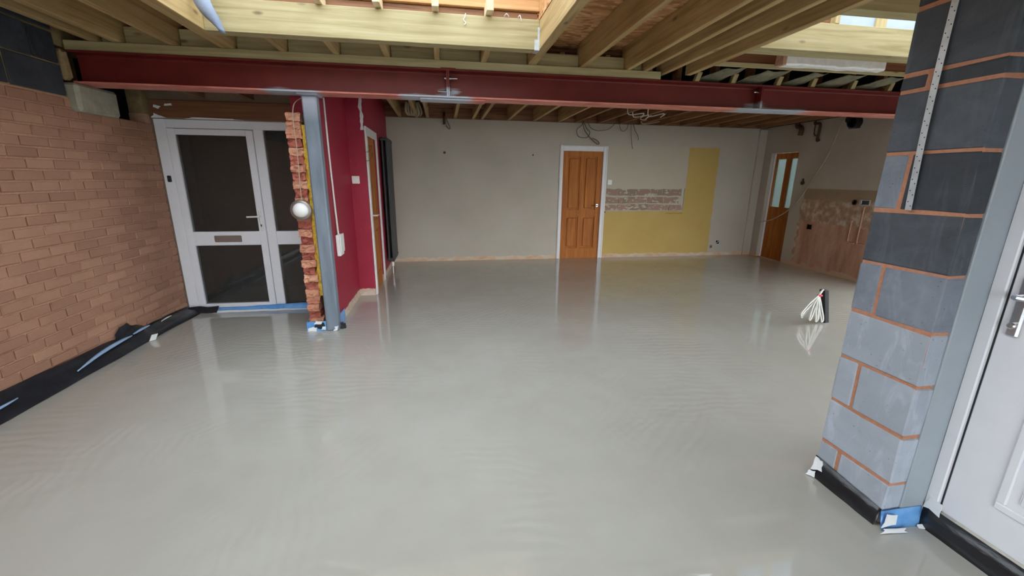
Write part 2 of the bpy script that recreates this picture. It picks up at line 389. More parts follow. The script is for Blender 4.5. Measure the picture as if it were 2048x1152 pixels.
def timber(name, lims, mat, label, cat='joist', group=None, parent=None, bevel=0.003, warp=0.002):
    """sawn timber: bevelled section, cut in lengths so that it can bow a little"""
    x0, x1, y0, y1, z0, z1 = lims; bm = bmesh.new(); box(bm, *lims, bevel=bevel)
    ax = max(range(3), key=lambda i: (x1 - x0, y1 - y0, z1 - z0)[i]); lo = (x0, y0, z0)[ax]; ln = (x1 - x0, y1 - y0, z1 - z0)[ax]
    for k in range(1, 6):
        co = [0, 0, 0]; co[ax] = lo + ln * k / 6; no = [0, 0, 0]; no[ax] = 1
        bmesh.ops.bisect_plane(bm, geom=bm.verts[:] + bm.edges[:] + bm.faces[:], plane_co=co, plane_no=no)
    ph = random.uniform(0, 6)
    for v in bm.verts:
        t = (v.co[ax] - lo) / max(ln, 0.01); w = math.sin(t * PI) * math.sin(ph) * warp * 2
        v.co[(ax + 1) % 3] += w
    if parent is not None: return obj(name, bm, mat, parent)
    return obj(name, bm, mat, label=label, cat=cat, group=group)

# ================================================================== THE SETTING
XL, XR, YB, YD, YREAR = -2.84, 6.24, 7.69, 5.0, -2.6
ZJ, ZDECK = 2.485, 2.700           # underside of the new roof joists / of the roof deck
ZH = 2.46                          # underside of the old ceiling joists

bm = bmesh.new()
sheet(bm, [[(x, y, 0.0) for x in [XL - 0.02 + (XR - XL + 0.04) * i / 20 for i in range(21)]] for y in [YREAR + (YB + 0.05 - YREAR) * j / 24 for j in range(25)]])
obj('floor', bm, 'screed', kind='structure', label='wet light grey poured screed floor with faint ripples, reflecting the room')
B('ground', 'patio', (-30, 30, -30, 40, -0.4, -0.15), kind='structure', label='grey ground outside the house')

# --- left brick wall ------------------------------------------------
HOLE = (4.49, 4.90, 1.975, 2.20)
w_left = wall('wall_left', 'mortar_painted', 'x', XL - 0.012, XL - 0.25, YREAR, 4.985, -0.1, 2.064, [(HOLE[0], HOLE[1], HOLE[2], 2.064)], 'brown brick wall with two courses of dark blocks on top, left of the glazed door')
B('cavity', 'void_black', (XL - 0.26, XL - 0.14, 4.45, 5.2, 1.85, 2.74), w_left, label='dark hole knocked beside the concrete pad')
PITCHZ, BL = 0.0776, 0.225
meshes = {}
def brick_at(yc, ln, z, mat='brick_painted'):
    key = (round(ln, 3), random.randrange(4))
    if key not in meshes: meshes[key] = brick_mesh(0.03, ln, 0.0655, mat, 0.005, 0.0022)
    place('brick', meshes[key], (XL - 0.015 + random.uniform(-0.002, 0.002), yc, z), w_left)
stuff_bm = bmesh.new()
for k in range(26):
    z = 0.046 + k * PITCHZ; off = 0.1125 if k % 2 else 0.0
    y = 4.985
    first = True
    while y > YREAR + 0.1:
        ln = 0.215
        if first and k % 2: ln = 0.1025
        first = False
        y0 = y - ln
        if not (y0 < HOLE[1] and y > HOLE[0] and z < HOLE[3] and z + 0.06 > HOLE[2]):
            if y > 2.52: brick_at((y + y0) / 2, ln, z)
            else: box(stuff_bm, XL - 0.03, XL + random.uniform(-0.002, 0.002), y0, y, z, z + 0.0655)
        y = y0 - 0.01
st = obj('near_bricks', stuff_bm, 'brick_painted', w_left, kind='stuff')
# blocks on top of the bricks
blk_key = {}
B('block_backing', 'mortar_grey', [(XL - 0.25, XL - 0.012, YREAR, 4.02, 2.064, 2.74), (XL - 0.25, XL - 0.012, 4.02, 4.49, 2.43, 2.74), (XL - 0.25, XL - 0.012, 4.91, 5.0, 2.064, 2.74), (XL - 0.3, XL - 0.2, 3.9, 4.7, 1.9, 2.74)], w_left)
for k, z in enumerate((2.072, 2.297, 2.522)):
    y = 4.015 - (0.22 if k == 1 else 0.0); n = 0
    if k == 1: place('block', brick_mesh(0.04, 0.21, 0.213, 'block_dark', 0.006, 0.003), (XL - 0.02, 3.91, z), w_left)
    while y > 0.5 and n < 10:
        me = blk_key.setdefault(random.randrange(3), None) or brick_mesh(0.04, 0.44, 0.213, 'block_dark', 0.006, 0.003)
        blk_key[0] = me if not blk_key.get(0) else blk_key[0]
        place('block', me, (XL - 0.02, y - 0.22, z), w_left); y -= 0.452; n += 1
B('rubble_infill', 'mortar_grey', (XL - 0.2, XL + 0.02, 4.02, 4.10, 2.19, 2.41), w_left, bevel=0.02, jit=0.008)

# --- porch wall with the glazed front door --------------------------
wall('wall_porch', 'dull_board', 'y', YD + 0.01, YD + 0.20, -3.1, -1.09, -0.1, 2.74, [(XL, -1.36, -0.05, 2.035)], 'dull board wall above the glazed front door')
B('trim_1', 'fascia_brown', (XL, -1.36, YD - 0.012, YD + 0.012, 2.045, 2.21), kind='structure', bevel=0.003, label='brown timber board above the glazed front door')
B('porch_backdrop', 'void_black', [(-3.2, -1.1, 6.1, 6.2, -0.1, 2.5), (-3.2, -3.1, 5.2, 6.2, -0.1, 2.5), (-3.1, -1.1, 5.2, 6.2, 2.45, 2.55), (-3.1, -1.1, 5.2, 6.2, -0.12, -0.05)], kind='structure', label='dark covered space behind the glass of the front door')
for nm, x in (('a', -2.36), ('b', -1.90)):
    timber('soffit_joist', (x - 0.03, x + 0.03, 4.30, YD, 2.235, 2.40), 'old_joist', 'short dark old joist stub above the %s of the glazed front door' % ('door leaf' if nm == 'a' else 'mullion'), 'joist')

# --- cut wall end (pier) with red plastered inner face ---------------
w_pier = B('wall_hall', 'red_paint', [(-1.10, -1.08, 4.275, 5.45, -0.1, 2.74), (-1.345, -1.10, 4.40, 5.45, -0.1, 2.74), (-1.08, -0.89, 5.45, 5.50, -0.1, 2.74)], kind='structure', label='dark red painted wall behind the grey steel post')
bm = bmesh.new(); box(bm, -1.115, -1.070, 4.258, 4.285, 0.10, 2.17); bmesh.ops.subdivide_edges(bm, edges=[e for e in bm.edges if abs(e.verts[0].co.z - e.verts[1].co.z) > 1], cuts=70)
for v in bm.verts: v.co.x += mnoise.noise(Vector((1, 2, v.co.z * 30))) * 0.008 + mnoise.noise(Vector((4, 2, v.co.z * 7))) * 0.004
obj('plaster_edge', bm, 'plaster_raw', w_pier, label='raw pink broken plaster edge')
rows = 27; pz = 0.0735
for k in range(rows):
    z = 0.05 + k * pz; out = (k % 2 == 0)
    bm = bmesh.new(); fy = 4.205 + (0 if out else 0.028) + random.uniform(-0.01, 0.01)
    xr = -1.222 + random.uniform(-0.012, 0.012) - (0 if out else 0.012)
    vs = box(bm, -1.345 + random.uniform(-0.004, 0.004), xr, fy, 4.42, z, z + (0.068 if out else 0.07))
    bmesh.ops.subdivide_edges(bm, edges=bm.edges[:], cuts=4, use_grid_fill=True)
    for v in bm.verts:
        if v.co.y < fy + 0.09:
            q = mnoise.noise(v.co * 38); v.co += Vector((q * 0.009, mnoise.noise(v.co * 34 + Vector((3, 7, 1))) * 0.026 + mnoise.noise(v.co * 80) * 0.008, mnoise.noise(v.co * 40 + Vector((9, 1, 4))) * 0.013))
    obj('brick', bm, 'brick_broken' if (out or random.random() < 0.25) else 'brick_recess', w_pier)
bm = bmesh.new()
n = 60; g = []
for i in range(n + 1):
    z = 0.35 + (1.93 - 0.35) * i / n; row = []
    for j in range(7):
        a = PI * j / 6; x = -1.195 - 0.044 * math.cos(a) + mnoise.noise(Vector((j * .7, z * 16, 1))) * 0.020
        y = 4.28 - 0.065 * math.sin(a) + mnoise.noise(Vector((j * .9, z * 14, 5))) * 0.022; row.append((x, y, z))
    g.append(row)
sheet(bm, g); obj('cavity_insulation', bm, 'foam_yellow', w_pier, label='yellow foam insulation squeezed out of the cavity')
w_in = wall('wall_inner', 'red_paint', 'x', -0.8905, -0.99, 5.501, YB + 0.05, -0.1, 2.74, [(5.56, 6.26, -0.05, 2.0)], 'dark red painted wall with the side door and the tall radiator')
# ragged strip of torn plaster above the side door frame
bm = bmesh.new(); g = []
for i in range(26):
    z = 2.02 + 0.36 * i / 25; w = 0.016 + 0.010 * mnoise.noise(Vector((z * 20, 2, 0)))
    xo = 0.012 * mnoise.noise(Vector((z * 9, 8, 0))); g.append([(-0.905 + xo - w, 5.446, z), (-0.905 + xo + w, 5.446, z)])
sheet(bm, g, 0.008); obj('torn_plaster', bm, 'white_paint', w_pier, label='ragged white strip of torn plaster')

# --- back wall -------------------------------------------------------
PATCH = (3.05, 4.655, 0.905, 1.325)
w_back = wall('wall_back', 'plaster_back', 'y', YB, YB + 0.16, -1.0, XR + 0.1, -0.1, 2.455, [(2.17, 2.97, -0.05, 1.98), PATCH], 'grey plastered back wall with an L of yellow paint and a patch of bare bricks')
B('mortar_bed', 'mortar_plastered', (PATCH[0], PATCH[1], YB + 0.014, YB + 0.1, PATCH[2], PATCH[3]), w_back)
r_z = [0.915, 1.047, 1.190]; r_h = [0.118, 0.126, 0.130]
for k in range(3):
    x = PATCH[0] + 0.004; i = 0
    lens = [[0.24, 0.24, 0.40, 0.42, 0.28], [0.25, 0.09, 0.10, 0.36, 0.14, 0.24, 0.33], [0.25, 0.36, 0.30, 0.14, 0.10, 0.40]][k]
    for ln in lens:
        x1 = min(x + ln, PATCH[1] - 0.004)
        if x1 - x > 0.03:
            bm = bmesh.new(); box(bm, x + 0.006, x1 - 0.008, YB + 0.004, YB + 0.05, r_z[k], r_z[k] + r_h[k] - 0.012)
            bmesh.ops.subdivide_edges(bm, edges=bm.edges[:], cuts=2, use_grid_fill=True)
            for v in bm.verts: v.co += Vector((mnoise.noise(v.co * 22) * 0.022, mnoise.noise(v.co * 30) * 0.004, mnoise.noise(v.co * 25 + Vector((5, 2, 8))) * 0.020))
            obj('brick', bm, 'brick_stripped', w_back)
        x += ln
# shallow boxed duct in the right-hand corner
B('duct_boxing', 'plaster_right', (6.08, XR + 0.01, YB - 0.03, YB + 0.01, 0.0, 2.44), w_back, bevel=0.008)

# --- right wall ------------------------------------------------------
w_right = wall('wall_right', 'plaster_right', 'x', XR, XR + 0.10, 1.3, YB + 0.1, -0.1, 2.47, [(6.83, 7.47, -0.05, 1.99), (5.77, 5.96, 2.27, 2.45), (2.0, 4.55, 0.0, 2.12)], 'grey wall with bare hacked plaster to the right of the glazed wooden door')
B('pipe_hole', 'void_black', (XR + 0.10, XR + 0.22, 5.7, 6.02, 2.2, 2.5), w_right)

B('trim_3', 'old_board', [(-1.0, XR + 0.1, YB + 0.02, YB + 0.16, 2.45, 2.74)], kind='structure', label='dark bare wall head between the ceiling joists above the back wall')
B('trim_4', 'old_board', [(XR + 0.02, XR + 0.12, 1.3, YB + 0.1, 2.465, 2.74)], kind='structure', label='dark bare wall head above the right wall')
win2 = thing('window_2', (XR + 0.05, 3.3, 0), 'wide white framed glazed opening in the right wall behind the block pillar', kind='structure')  # unseen opening, guessed and added to light the house
B('window_frame', 'white_upvc', [(XR + 0.02, XR + 0.09, 2.0, 2.07, 0.0, 2.12), (XR + 0.02, XR + 0.09, 4.48, 4.55, 0.0, 2.12), (XR + 0.02, XR + 0.09, 2.07, 4.48, 2.05, 2.12), (XR + 0.02, XR + 0.09, 2.07, 4.48, 0.0, 0.05), (XR + 0.02, XR + 0.09, 3.24, 3.31, 0.05, 2.05)], win2, bevel=0.003)
# --- wall behind the pillar, door wall, rear wall (close the room) ----
wall('wall_side', 'render_white', 'y', 1.60, 1.30, 2.0, XR + 0.1, -0.1, 2.74, [(2.3, 5.6, 0.0, 2.12)], 'wall running right from the block pillar with a wide glazed opening')
win = thing('window_1', (3.0, 1.45, 0), 'wide white framed glazed opening in the wall behind the block pillar', kind='structure')  # hidden opening, its place guessed, built to bring in daylight
B('window_frame', 'white_upvc', [(2.3, 2.37, 1.41, 1.48, 0.0, 2.12), (5.53, 5.6, 1.41, 1.48, 0.0, 2.12), (2.37, 5.53, 1.41, 1.48, 2.05, 2.12), (2.37, 5.53, 1.41, 1.48, 0.0, 0.05), (3.9, 3.97, 1.41, 1.48, 0.05, 2.05)], win, bevel=0.003)
wall('wall_doorside', 'render_white', 'x', 2.13, 2.35, YREAR, 1.30, -0.1, 2.74, [(0.22, 1.22, -0.05, 2.12)], 'wall around the white door at the right edge')
wall('wall_rear', 'render_white', 'y', YREAR, YREAR - 0.2, XL - 0.25, 2.35, -0.1, 2.74, [(-2.0, 1.5, 0.0, 2.10)], 'wall behind the camera with a wide opening to the garden')  # opening out of view, guessed to let daylight in from behind

# --- roofs -----------------------------------------------------------
OP1 = (-1.62, 0.80, 0.70, 3.55)     # main rooflight opening x0,x1,y0,y1
OP2 = (2.44, 4.60, 2.62, 3.23)      # right-hand rooflight opening
def deck(name, mat, z0, z1, X, Y, holes, label):
    xs = sorted({*X, *[h[0] for h in holes], *[h[1] for h in holes]}); ys = sorted({*Y, *[h[2] for h in holes], *[h[3] for h in holes]})
    bm = bmesh.new()
    for a, b in zip(xs, xs[1:]):
        for c, d in zip(ys, ys[1:]):
            if not any(h[0] < (a + b) / 2 < h[1] and h[2] < (c + d) / 2 < h[3] for h in holes): box(bm, a, b, c, d, z0, z1)
    return obj(name, bm, mat, label=label, kind='structure')
DK1 = (OP1[0], OP1[1], OP1[2], 3.80)
DK2 = (OP2[0], OP2[1], OP2[2], 3.33)
ceil_new = deck('ceiling', 'osb', ZDECK, ZDECK + 0.03, (XL - 0.25, XR + 0.1), (YREAR - 0.2, 4.45), [DK1, DK2], 'strand board roof deck above the new joists')
deck('ceiling_house', 'old_board', ZH + 0.20, ZH + 0.225, (-3.2, XR + 0.1), (4.30, YB + 0.15), [], 'old dark floorboards above the bare ceiling joists')
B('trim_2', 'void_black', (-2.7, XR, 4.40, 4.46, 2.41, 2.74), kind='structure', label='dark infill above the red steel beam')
# kerb of the main rooflight
kerb = thing('rooflight_kerb', (-0.4, 3.8, ZDECK), 'timber kerb of the large rooflight above the pale trimmer', 'roof kerb')
B('kerb_board', 'old_board', (OP1[0], OP1[1] + 0.02, 3.76, 3.80, ZDECK - 0.0, ZDECK + 0.085), kerb, bevel=0.012, label='rough brown board')
B('kerb_ledge', 'kerb_ply', (OP1[0], OP1[1] + 0.02, 3.735, 3.80, ZDECK + 0.087, ZDECK + 0.10), kerb, bevel=0.002)
B('kerb_ply_panel', 'kerb_ply', (OP1[0], OP1[1] + 0.02, 3.755, 3.80, ZDECK + 0.101, ZDECK + 0.47), kerb, bevel=0.002)
B('kerb_side_panel', 'kerb_ply', [(OP1[1] + 0.02, OP1[1] + 0.05, OP1[2], 3.80, ZDECK, ZDECK + 0.47)], kerb)
B('kerb_side_panel', 'kerb_ply', [(OP1[0] - 0.05, OP1[0] - 0.02, OP1[2], 3.80, ZDECK, ZDECK + 0.47)], kerb)
B('kerb_near_panel', 'kerb_ply', [(OP1[0] - 0.05, OP1[1] + 0.05, OP1[2] - 0.03, OP1[2], ZDECK, ZDECK + 0.47)], kerb)
for i, x in enumerate((-0.842, -0.428, -0.007, 0.40)):
    timber('firring_stub', (x - 0.026, x + 0.026, 3.54, 3.757, ZDECK + 0.003, ZDECK + 0.085), 'pale_batten', ['leftmost', 'second from left', 'second from right', 'rightmost'][i] + ' pale batten end poking out over the bright trimmer', 'batten', 'pale batten ends on the trimmer')
# kerb of the right-hand rooflight
kerb2 = thing('rooflight_kerb', (3.5, 3.25, ZDECK), 'bright lined kerb of the rooflight behind the block pillar', 'roof kerb')
B('kerb_lining', 'foil_bright', (3.13, 3.50, 3.30, 3.32, ZDECK - 0.01, ZDECK + 0.3), kerb2)
B('kerb_lining', 'foil_bright', (3.60, 4.60, 3.30, 3.32, ZDECK - 0.01, ZDECK + 0.3), kerb2)
B('kerb_stud', 'treated_z', (3.50, 3.60, 3.285, 3.325, ZDECK - 0.01, ZDECK + 0.3), kerb2, bevel=0.002)
B('kerb_stud', 'treated_z', (3.09, 3.13, 3.25, 3.325, ZDECK - 0.01, ZDECK + 0.3), kerb2, bevel=0.002)
B('kerb_board', 'old_board', (2.44, 3.09, 3.30, 3.32, ZDECK - 0.01, ZDECK + 0.3), kerb2)
B('kerb_near_panel', 'kerb_ply', (2.40, 4.65, OP2[2] - 0.03, OP2[2], ZDECK, ZDECK + 0.3), kerb2)
B('kerb_side_panel', 'kerb_ply', (4.60, 4.63, OP2[2], 3.32, ZDECK, ZDECK + 0.3), kerb2)
B('kerb_side_panel', 'kerb_ply', (2.40, 2.43, OP2[2], 3.32, ZDECK, ZDECK + 0.3), kerb2)

B('glazing', 'tinted_glazing', (OP1[0] - 0.05, OP1[1] + 0.05, OP1[2] - 0.03, 3.80, ZDECK + 0.472, ZDECK + 0.480), kerb, label='tinted rooflight glazing')
B('glazing', 'tinted_glazing', (2.40, 4.63, OP2[2] - 0.03, 3.32, ZDECK + 0.302, ZDECK + 0.310), kerb2, label='tinted rooflight glazing')

# ================================================================== STEEL
def beam_seg(x0, x1, label):
    t = thing('steel_beam', ((x0 + x1) / 2, 4.18, 2.17), label, 'steel beam', 'red steel beams in one line')
    y0, y1, zb, zt = 4.08, 4.285, 2.178, 2.412
    B('bottom_flange', 'steel_red', (x0, x1, y0, y1, zb, zb + 0.014), t, bevel=0.002)
    B('top_flange', 'steel_red', (x0, x1, y0, y1, zt - 0.014, zt), t, bevel=0.002)
    bm = bmesh.new(); ym = (y0 + y1) / 2
    prof = [(-0.006, zb + 0.030), (-0.010, zb + 0.020), (-0.020, zb + 0.014), (0.020, zb + 0.014), (0.010, zb + 0.020), (0.006, zb + 0.030), (0.006, zt - 0.030), (0.010, zt - 0.020), (0.020, zt - 0.014), (-0.020, zt - 0.014), (-0.010, zt - 0.020), (-0.006, zt - 0.030)]
    a = [bm.verts.new((x0, ym + p, z)) for p, z in prof]; b = [bm.verts.new((x1, ym + p, z)) for p, z in prof]
    for i in range(len(a)): bm.faces.new((a[i], a[(i + 1) % len(a)], b[(i + 1) % len(a)], b[i]))
    bm.faces.new(a[::-1]); bm.faces.new(b); obj('web', bm, 'steel_red', t)
    return t
def end_plate(t, x0, x1): B('end_plate', 'steel_red', (x0, x1, 4.083, 4.282, 2.192, 2.398), t, bevel=0.001)
def bolt(t, x, y, z, d, ln):
    bm = bmesh.new(); s = 1 if d > 0 else -1
    lathe(bm, [(0.013, 0), (0.013, s * 0.012), (0.008, s * 0.0125), (0.008, s * ln)], (x, y, z), 'x', 6); obj('bolt', bm, 'chrome', t)
S1, S2 = 0.082, 3.20
b1 = beam_seg(XL + 0.02, S1, 'long left red steel beam from the concrete pad over the grey post')
end_plate(b1, S1 - 0.014, S1 - 0.001); bolt(b1, S1 - 0.014, 4.12, 2.345, -1, 0.018); bolt(b1, S1 - 0.014, 4.12, 2.235, -1, 0.075)
b2 = beam_seg(S1, S2, 'middle red steel beam between the two bolted joints')
end_plate(b2, S1 + 0.001, S1 + 0.014); end_plate(b2, S2 - 0.012, S2 - 0.001)
bolt(b2, S1 + 0.014, 4.12, 2.345, 1, 0.07); bolt(b2, S1 + 0.014, 4.12, 2.235, 1, 0.018); bolt(b2, S2 - 0.012, 4.12, 2.35, -1, 0.06)
B('splice_plate', 'steel_red', (-0.17, 0.42, 4.10, 4.27, 2.162, 2.1765), b2, bevel=0.002, label='flat steel plate under the bolted joint')
B('top_packer', 'steel_red', (S1 - 0.06, S1 + 0.07, 4.078, 4.10, 2.405, 2.42), b2)
b3 = beam_seg(S2, XR + 0.05, 'right red steel beam running behind the block pillar')
end_plate(b3, S2 + 0.001, S2 + 0.012)
# grey post
post = thing('steel_post', (-1.116, 4.21, 0.0), 'grey primed square steel post under the red beam beside the broken bricks', 'steel post')
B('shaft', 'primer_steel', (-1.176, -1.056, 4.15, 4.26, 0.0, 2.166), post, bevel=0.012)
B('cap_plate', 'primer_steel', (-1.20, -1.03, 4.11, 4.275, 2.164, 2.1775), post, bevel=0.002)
# concrete pad
B('concrete_padstone', 'concrete', (XL - 0.2, XL + 0.065, 4.035, 4.475, 1.965, 2.176), bevel=0.02, jit=0.004, label='grey concrete pad under the left end of the red beam', cat='padstone')

# ================================================================== NEW ROOF TIMBERS
timber('wall_plate', (XL, 2.10, 4.095, 4.28, 2.416, ZJ - 0.001), 'treated_x', 'long treated timber plate lying along the top of the red beam', 'timber plate')
JY0, JY1 = YREAR + 0.05, 4.10
J = [(-2.665, -2.61, 'darkest joist, against the dark blocks of the left wall'), (-2.50, -2.445, 'second dark joist from the left brick wall'), (-2.10, -2.05, 'third joist from the left brick wall')]
for x0, x1, lb in J: timber('roof_joist', (x0, x1, JY0, JY1 + 0.12, ZJ, ZDECK - 0.001), 'treated_y', lb, 'joist', 'new roof joists')
K = [(1.295, 1.342, 'first joist right of the rooflight'), (1.745, 1.79, 'second joist right of the rooflight'), (1.925, 1.970, 'third joist right of the rooflight'), (2.105, 2.15, 'fourth joist right of the rooflight')]
for x0, x1, lb in K: timber('roof_joist', (x0, x1, JY0 if x0 < 1.8 else 1.62, JY1 + 0.12, ZJ + (0 if x0 < 2.0 else -0.02), ZDECK - 0.001), 'treated_y', lb, 'joist', 'new roof joists')
timber('trimmer_joist', (-1.735, -1.63, JY0, JY1 + 0.12, ZJ, ZDECK + 0.0), 'treated_y', 'doubled joist along the left side of the large rooflight', 'joist')
timber('trimmer_joist', (0.805, 0.88, JY0, JY1 + 0.12, ZJ, ZDECK + 0.0), 'treated_y', 'doubled joist along the right side of the large rooflight', 'joist')
timber('trimmer_joist', (2.325, 2.385, 1.62, 4.06, ZJ - 0.03, ZDECK - 0.001), 'treated_y', 'long joist beside the smaller rooflight, rightmost of the sloping row', 'joist')
timber('trimmer', (-1.63, 0.805, 3.65, 3.697, ZJ, ZDECK), 'treated_x', 'bright pale trimmer across the far edge of the large rooflight', 'trimmer', warp=0.0)
timber('trimmer', (-1.63, 0.805, 3.699, 3.755, ZJ, ZDECK - 0.002), 'treated_x', 'shaded second trimmer bolted behind the bright pale one', 'trimmer', warp=0.0)
timber('trimmer', (-1.63, 0.805, 0.60, 0.70, ZJ, ZDECK), 'treated_x', 'near trimmer of the large rooflight', 'trimmer')
for i, x in enumerate((-1.26, -0.842, -0.428, -0.007, 0.40)):
    timber('jack_joist', (x - 0.024, x + 0.024, 3.756, 4.22, ZJ, ZDECK - 0.001), 'treated_y', ['leftmost', 'second from left', 'middle', 'second from right', 'rightmost'][i] + ' short joist between the trimmer and the red beam', 'joist', 'short joists behind the trimmer')
# blocking between the joists, on the plate
def blocking(x0, x1, lb, zt): timber('joist_blocking', (x0, x1, 4.15, 4.20, ZJ, zt), 'treated_x', lb, 'blocking', 'blocking between the joists on the beam')
blocking(-2.60, -2.505, 'blocking next to the left brick wall', 2.60); blocking(-2.44, -2.105, 'blocking in the second bay from the left wall', 2.615); blocking(-2.045, -1.74, 'blocking left of the doubled joist at the rooflight', 2.62)
xs = [-1.63, -1.284, -1.236, -0.866, -0.818, -0.452, -0.404, -0.031, 0.017, 0.376, 0.424, 0.805]
for i in range(0, 12, 2): blocking(xs[i] + 0.002, xs[i + 1] - 0.002, 'blocking number %s from the left behind the bright trimmer' % ['one', 'two', 'three', 'four', 'five', 'six'][i // 2], ZDECK - 0.002)
blocking(0.882, 1.293, 'blocking just right of the doubled rooflight joist', 2.60); blocking(1.344, 1.743, 'blocking between the first and second right-hand joists', 2.60); blocking(1.792, 1.922, 'narrow blocking between the second and third right-hand joists', 2.69)
# joist hanger
bm = bmesh.new(); box(bm, 0.79, 0.806, 3.643, 3.649, ZJ - 0.003, 2.645); box(bm, 0.765, 0.79, 3.643, 3.649, ZJ - 0.003, 2.555); box(bm, 0.765, 0.806, 3.643, 3.74, ZJ - 0.005, ZJ - 0.002)
obj('joist_hanger', bm, 'galvanised', label='small galvanised hanger at the right end of the bright trimmer', cat='hanger')
# right-hand rooflight timbers
timber('trimmer', (2.387, 4.70, 3.25, 3.30, ZJ, ZDECK - 0.012), 'treated_x', 'pale trimmer under the smaller rooflight, left of the block pillar', 'trimmer', warp=0.0)
timber('trimmer', (2.387, 4.70, 3.302, 3.40, ZJ - 0.004, ZDECK - 0.03), 'treated_x', 'second trimmer behind the pale one at the smaller rooflight', 'trimmer', warp=0.0)
timber('trimmer', (2.387, 4.70, 2.50, 2.60, ZJ + 0.01, ZDECK - 0.002), 'treated_x', 'brown near trimmer of the smaller rooflight at the top edge', 'trimmer')
timber('fascia_plank', (2.39, 5.6, 3.86, 3.90, ZJ + 0.03, ZDECK - 0.002), 'fascia_brown', 'dark plank above the cut rafter feet behind the pillar', 'plank')
timber('plank_batten', (2.39, 5.6, 3.835, 3.858, ZJ + 0.012, ZJ + 0.05), 'treated_x', 'thin batten along the bottom of the dark plank', 'batten')
# wrapped insulation
bm = bmesh.new(); g = []
box(bm, 3.04, 4.11, 3.66, 3.75, 2.488, 2.60, bevel=0.012); bmesh.ops.subdivide_edges(bm, edges=[e for e in bm.edges if abs(e.verts[0].co.x - e.verts[1].co.x) > 0.5], cuts=18)
for v in bm.verts: v.co += Vector((0, mnoise.noise(v.co * 7) * 0.012, mnoise.noise(v.co * 9 + Vector((0, 4, 0))) * 0.010))
ins = obj('insulation_slab', bm, 'wrap_white', label='crumpled white wrapped insulation slab lodged under the smaller rooflight', cat='insulation', smooth=False)
B('torn_end', 'plaster_raw', (3.02, 3.06, 3.655, 3.755, 2.485, 2.605), ins, bevel=0.008, jit=0.006)
# cut rafter feet and felt on the beam
for i, x in enumerate((2.475, 2.865, 3.365, 3.76, 4.235, 4.69)):
    bm = bmesh.new(); vs = box(bm, x - 0.025, x + 0.025, 4.09, 4.14, 2.414, 2.50, bevel=0.004)
    for v in bm.verts: v.co.x += (v.co.z - 2.414) * 0.35
    obj('rafter_foot', bm, 'treated_z', label=['first', 'second', 'third', 'fourth', 'fifth', 'sixth'][i] + ' cut rafter foot from the left on the right part of the red beam', cat='rafter foot', group='cut rafter feet on the beam')
for i, (xa, xb) in enumerate(((2.52, 2.83), (2.95, 3.32), (3.46, 3.72), (3.85, 4.19), (4.33, 4.65))):
    bm = bmesh.new(); g = []
    for a in range(9):
        t = a / 8; row = []
        for b in range(13):
            s = b / 12; x = xa + (xb - xa) * s - 0.10 * (1 - t) + 0.14 * t
            z = 2.415 + 0.085 * t - 0.030 * math.sin(PI * s) * (1 - t * 0.6) + 0.016 * mnoise.noise(Vector((x * 9, t * 4, i))) + 0.06 * (t) * (s ** 2)
            row.append((x, 4.28 - 0.36 * t, max(z, 2.414)))
        g.append(row)
    sheet(bm, g, 0.004); obj('roofing_felt', bm, 'felt_grey', label=['leftmost', 'second from left', 'middle', 'second from right', 'rightmost'][i] + ' sagging sheet of old grey felt between cut rafter feet', cat='felt', group='old felt sheets above the beam', smooth=True)
# hanging membrane flap
bm = bmesh.new(); g = []
for i in range(15):
    t = i / 14; w = 0.12 * (1 - 0.15 * t) if t < 0.75 else 0.12 * (1 - 0.15 * t) * (1 - (t - 0.75) * 3.2)
    cx = -1.575 + 0.02 * t + 0.095 * t * t; z = 2.78 - 0.345 * t; y = 3.50 - 0.03 * math.sin(t * 3)
    g.append([(cx - w * 0.45 + (0.04 * max(0, t - 0.7)), y + 0.012 * math.sin(9 * t), z + 0.012), (cx, y - 0.012, z), (cx + w * 0.55 + (0.05 * max(0, t - 0.7)), y + 0.008 * math.sin(7 * t + 1), z - 0.008)])
sheet(bm, g, 0.003); obj('membrane_flap', bm, 'flap_bluegrey', smooth=True, label='blue-grey membrane flap hanging down at the left end of the rooflight', cat='membrane')

# ================================================================== OLD HOUSE CEILING
hx = [-0.655, -0.38, -0.20, 0.258, 0.565, 0.718, 1.178, 1.636, 2.086, 2.405]
x = 2.82
while x < 6.2: hx.append(x); x += 0.405
words = ['first', 'second', 'third', 'fourth', 'fifth', 'sixth', 'seventh', 'eighth', 'ninth', 'tenth', 'eleventh', 'twelfth', 'thirteenth', 'fourteenth', 'fifteenth', 'sixteenth', 'seventeenth', 'eighteenth', 'nineteenth', 'twentieth']
for i, x in enumerate(hx):
    timber('ceiling_joist', (x - 0.024, x + 0.024, 4.30, YB - 0.002, ZH, ZH + 0.198), 'treated_y' if i < 9 else 'old_joist', words[i] + ' bare ceiling joist from the left above the plastered back wall', 'joist', 'bare ceiling joists of the house')
for i in range(len(hx) - 1):
    if i in (2, 3, 4): timber('noggin', (hx[i] + 0.026, hx[i + 1] - 0.026, 6.9, 6.94, ZH + 0.06, ZH + 0.19), 'old_board', words[i] + ' noggin between the bare ceiling joists', 'noggin', 'noggins between ceiling joists')

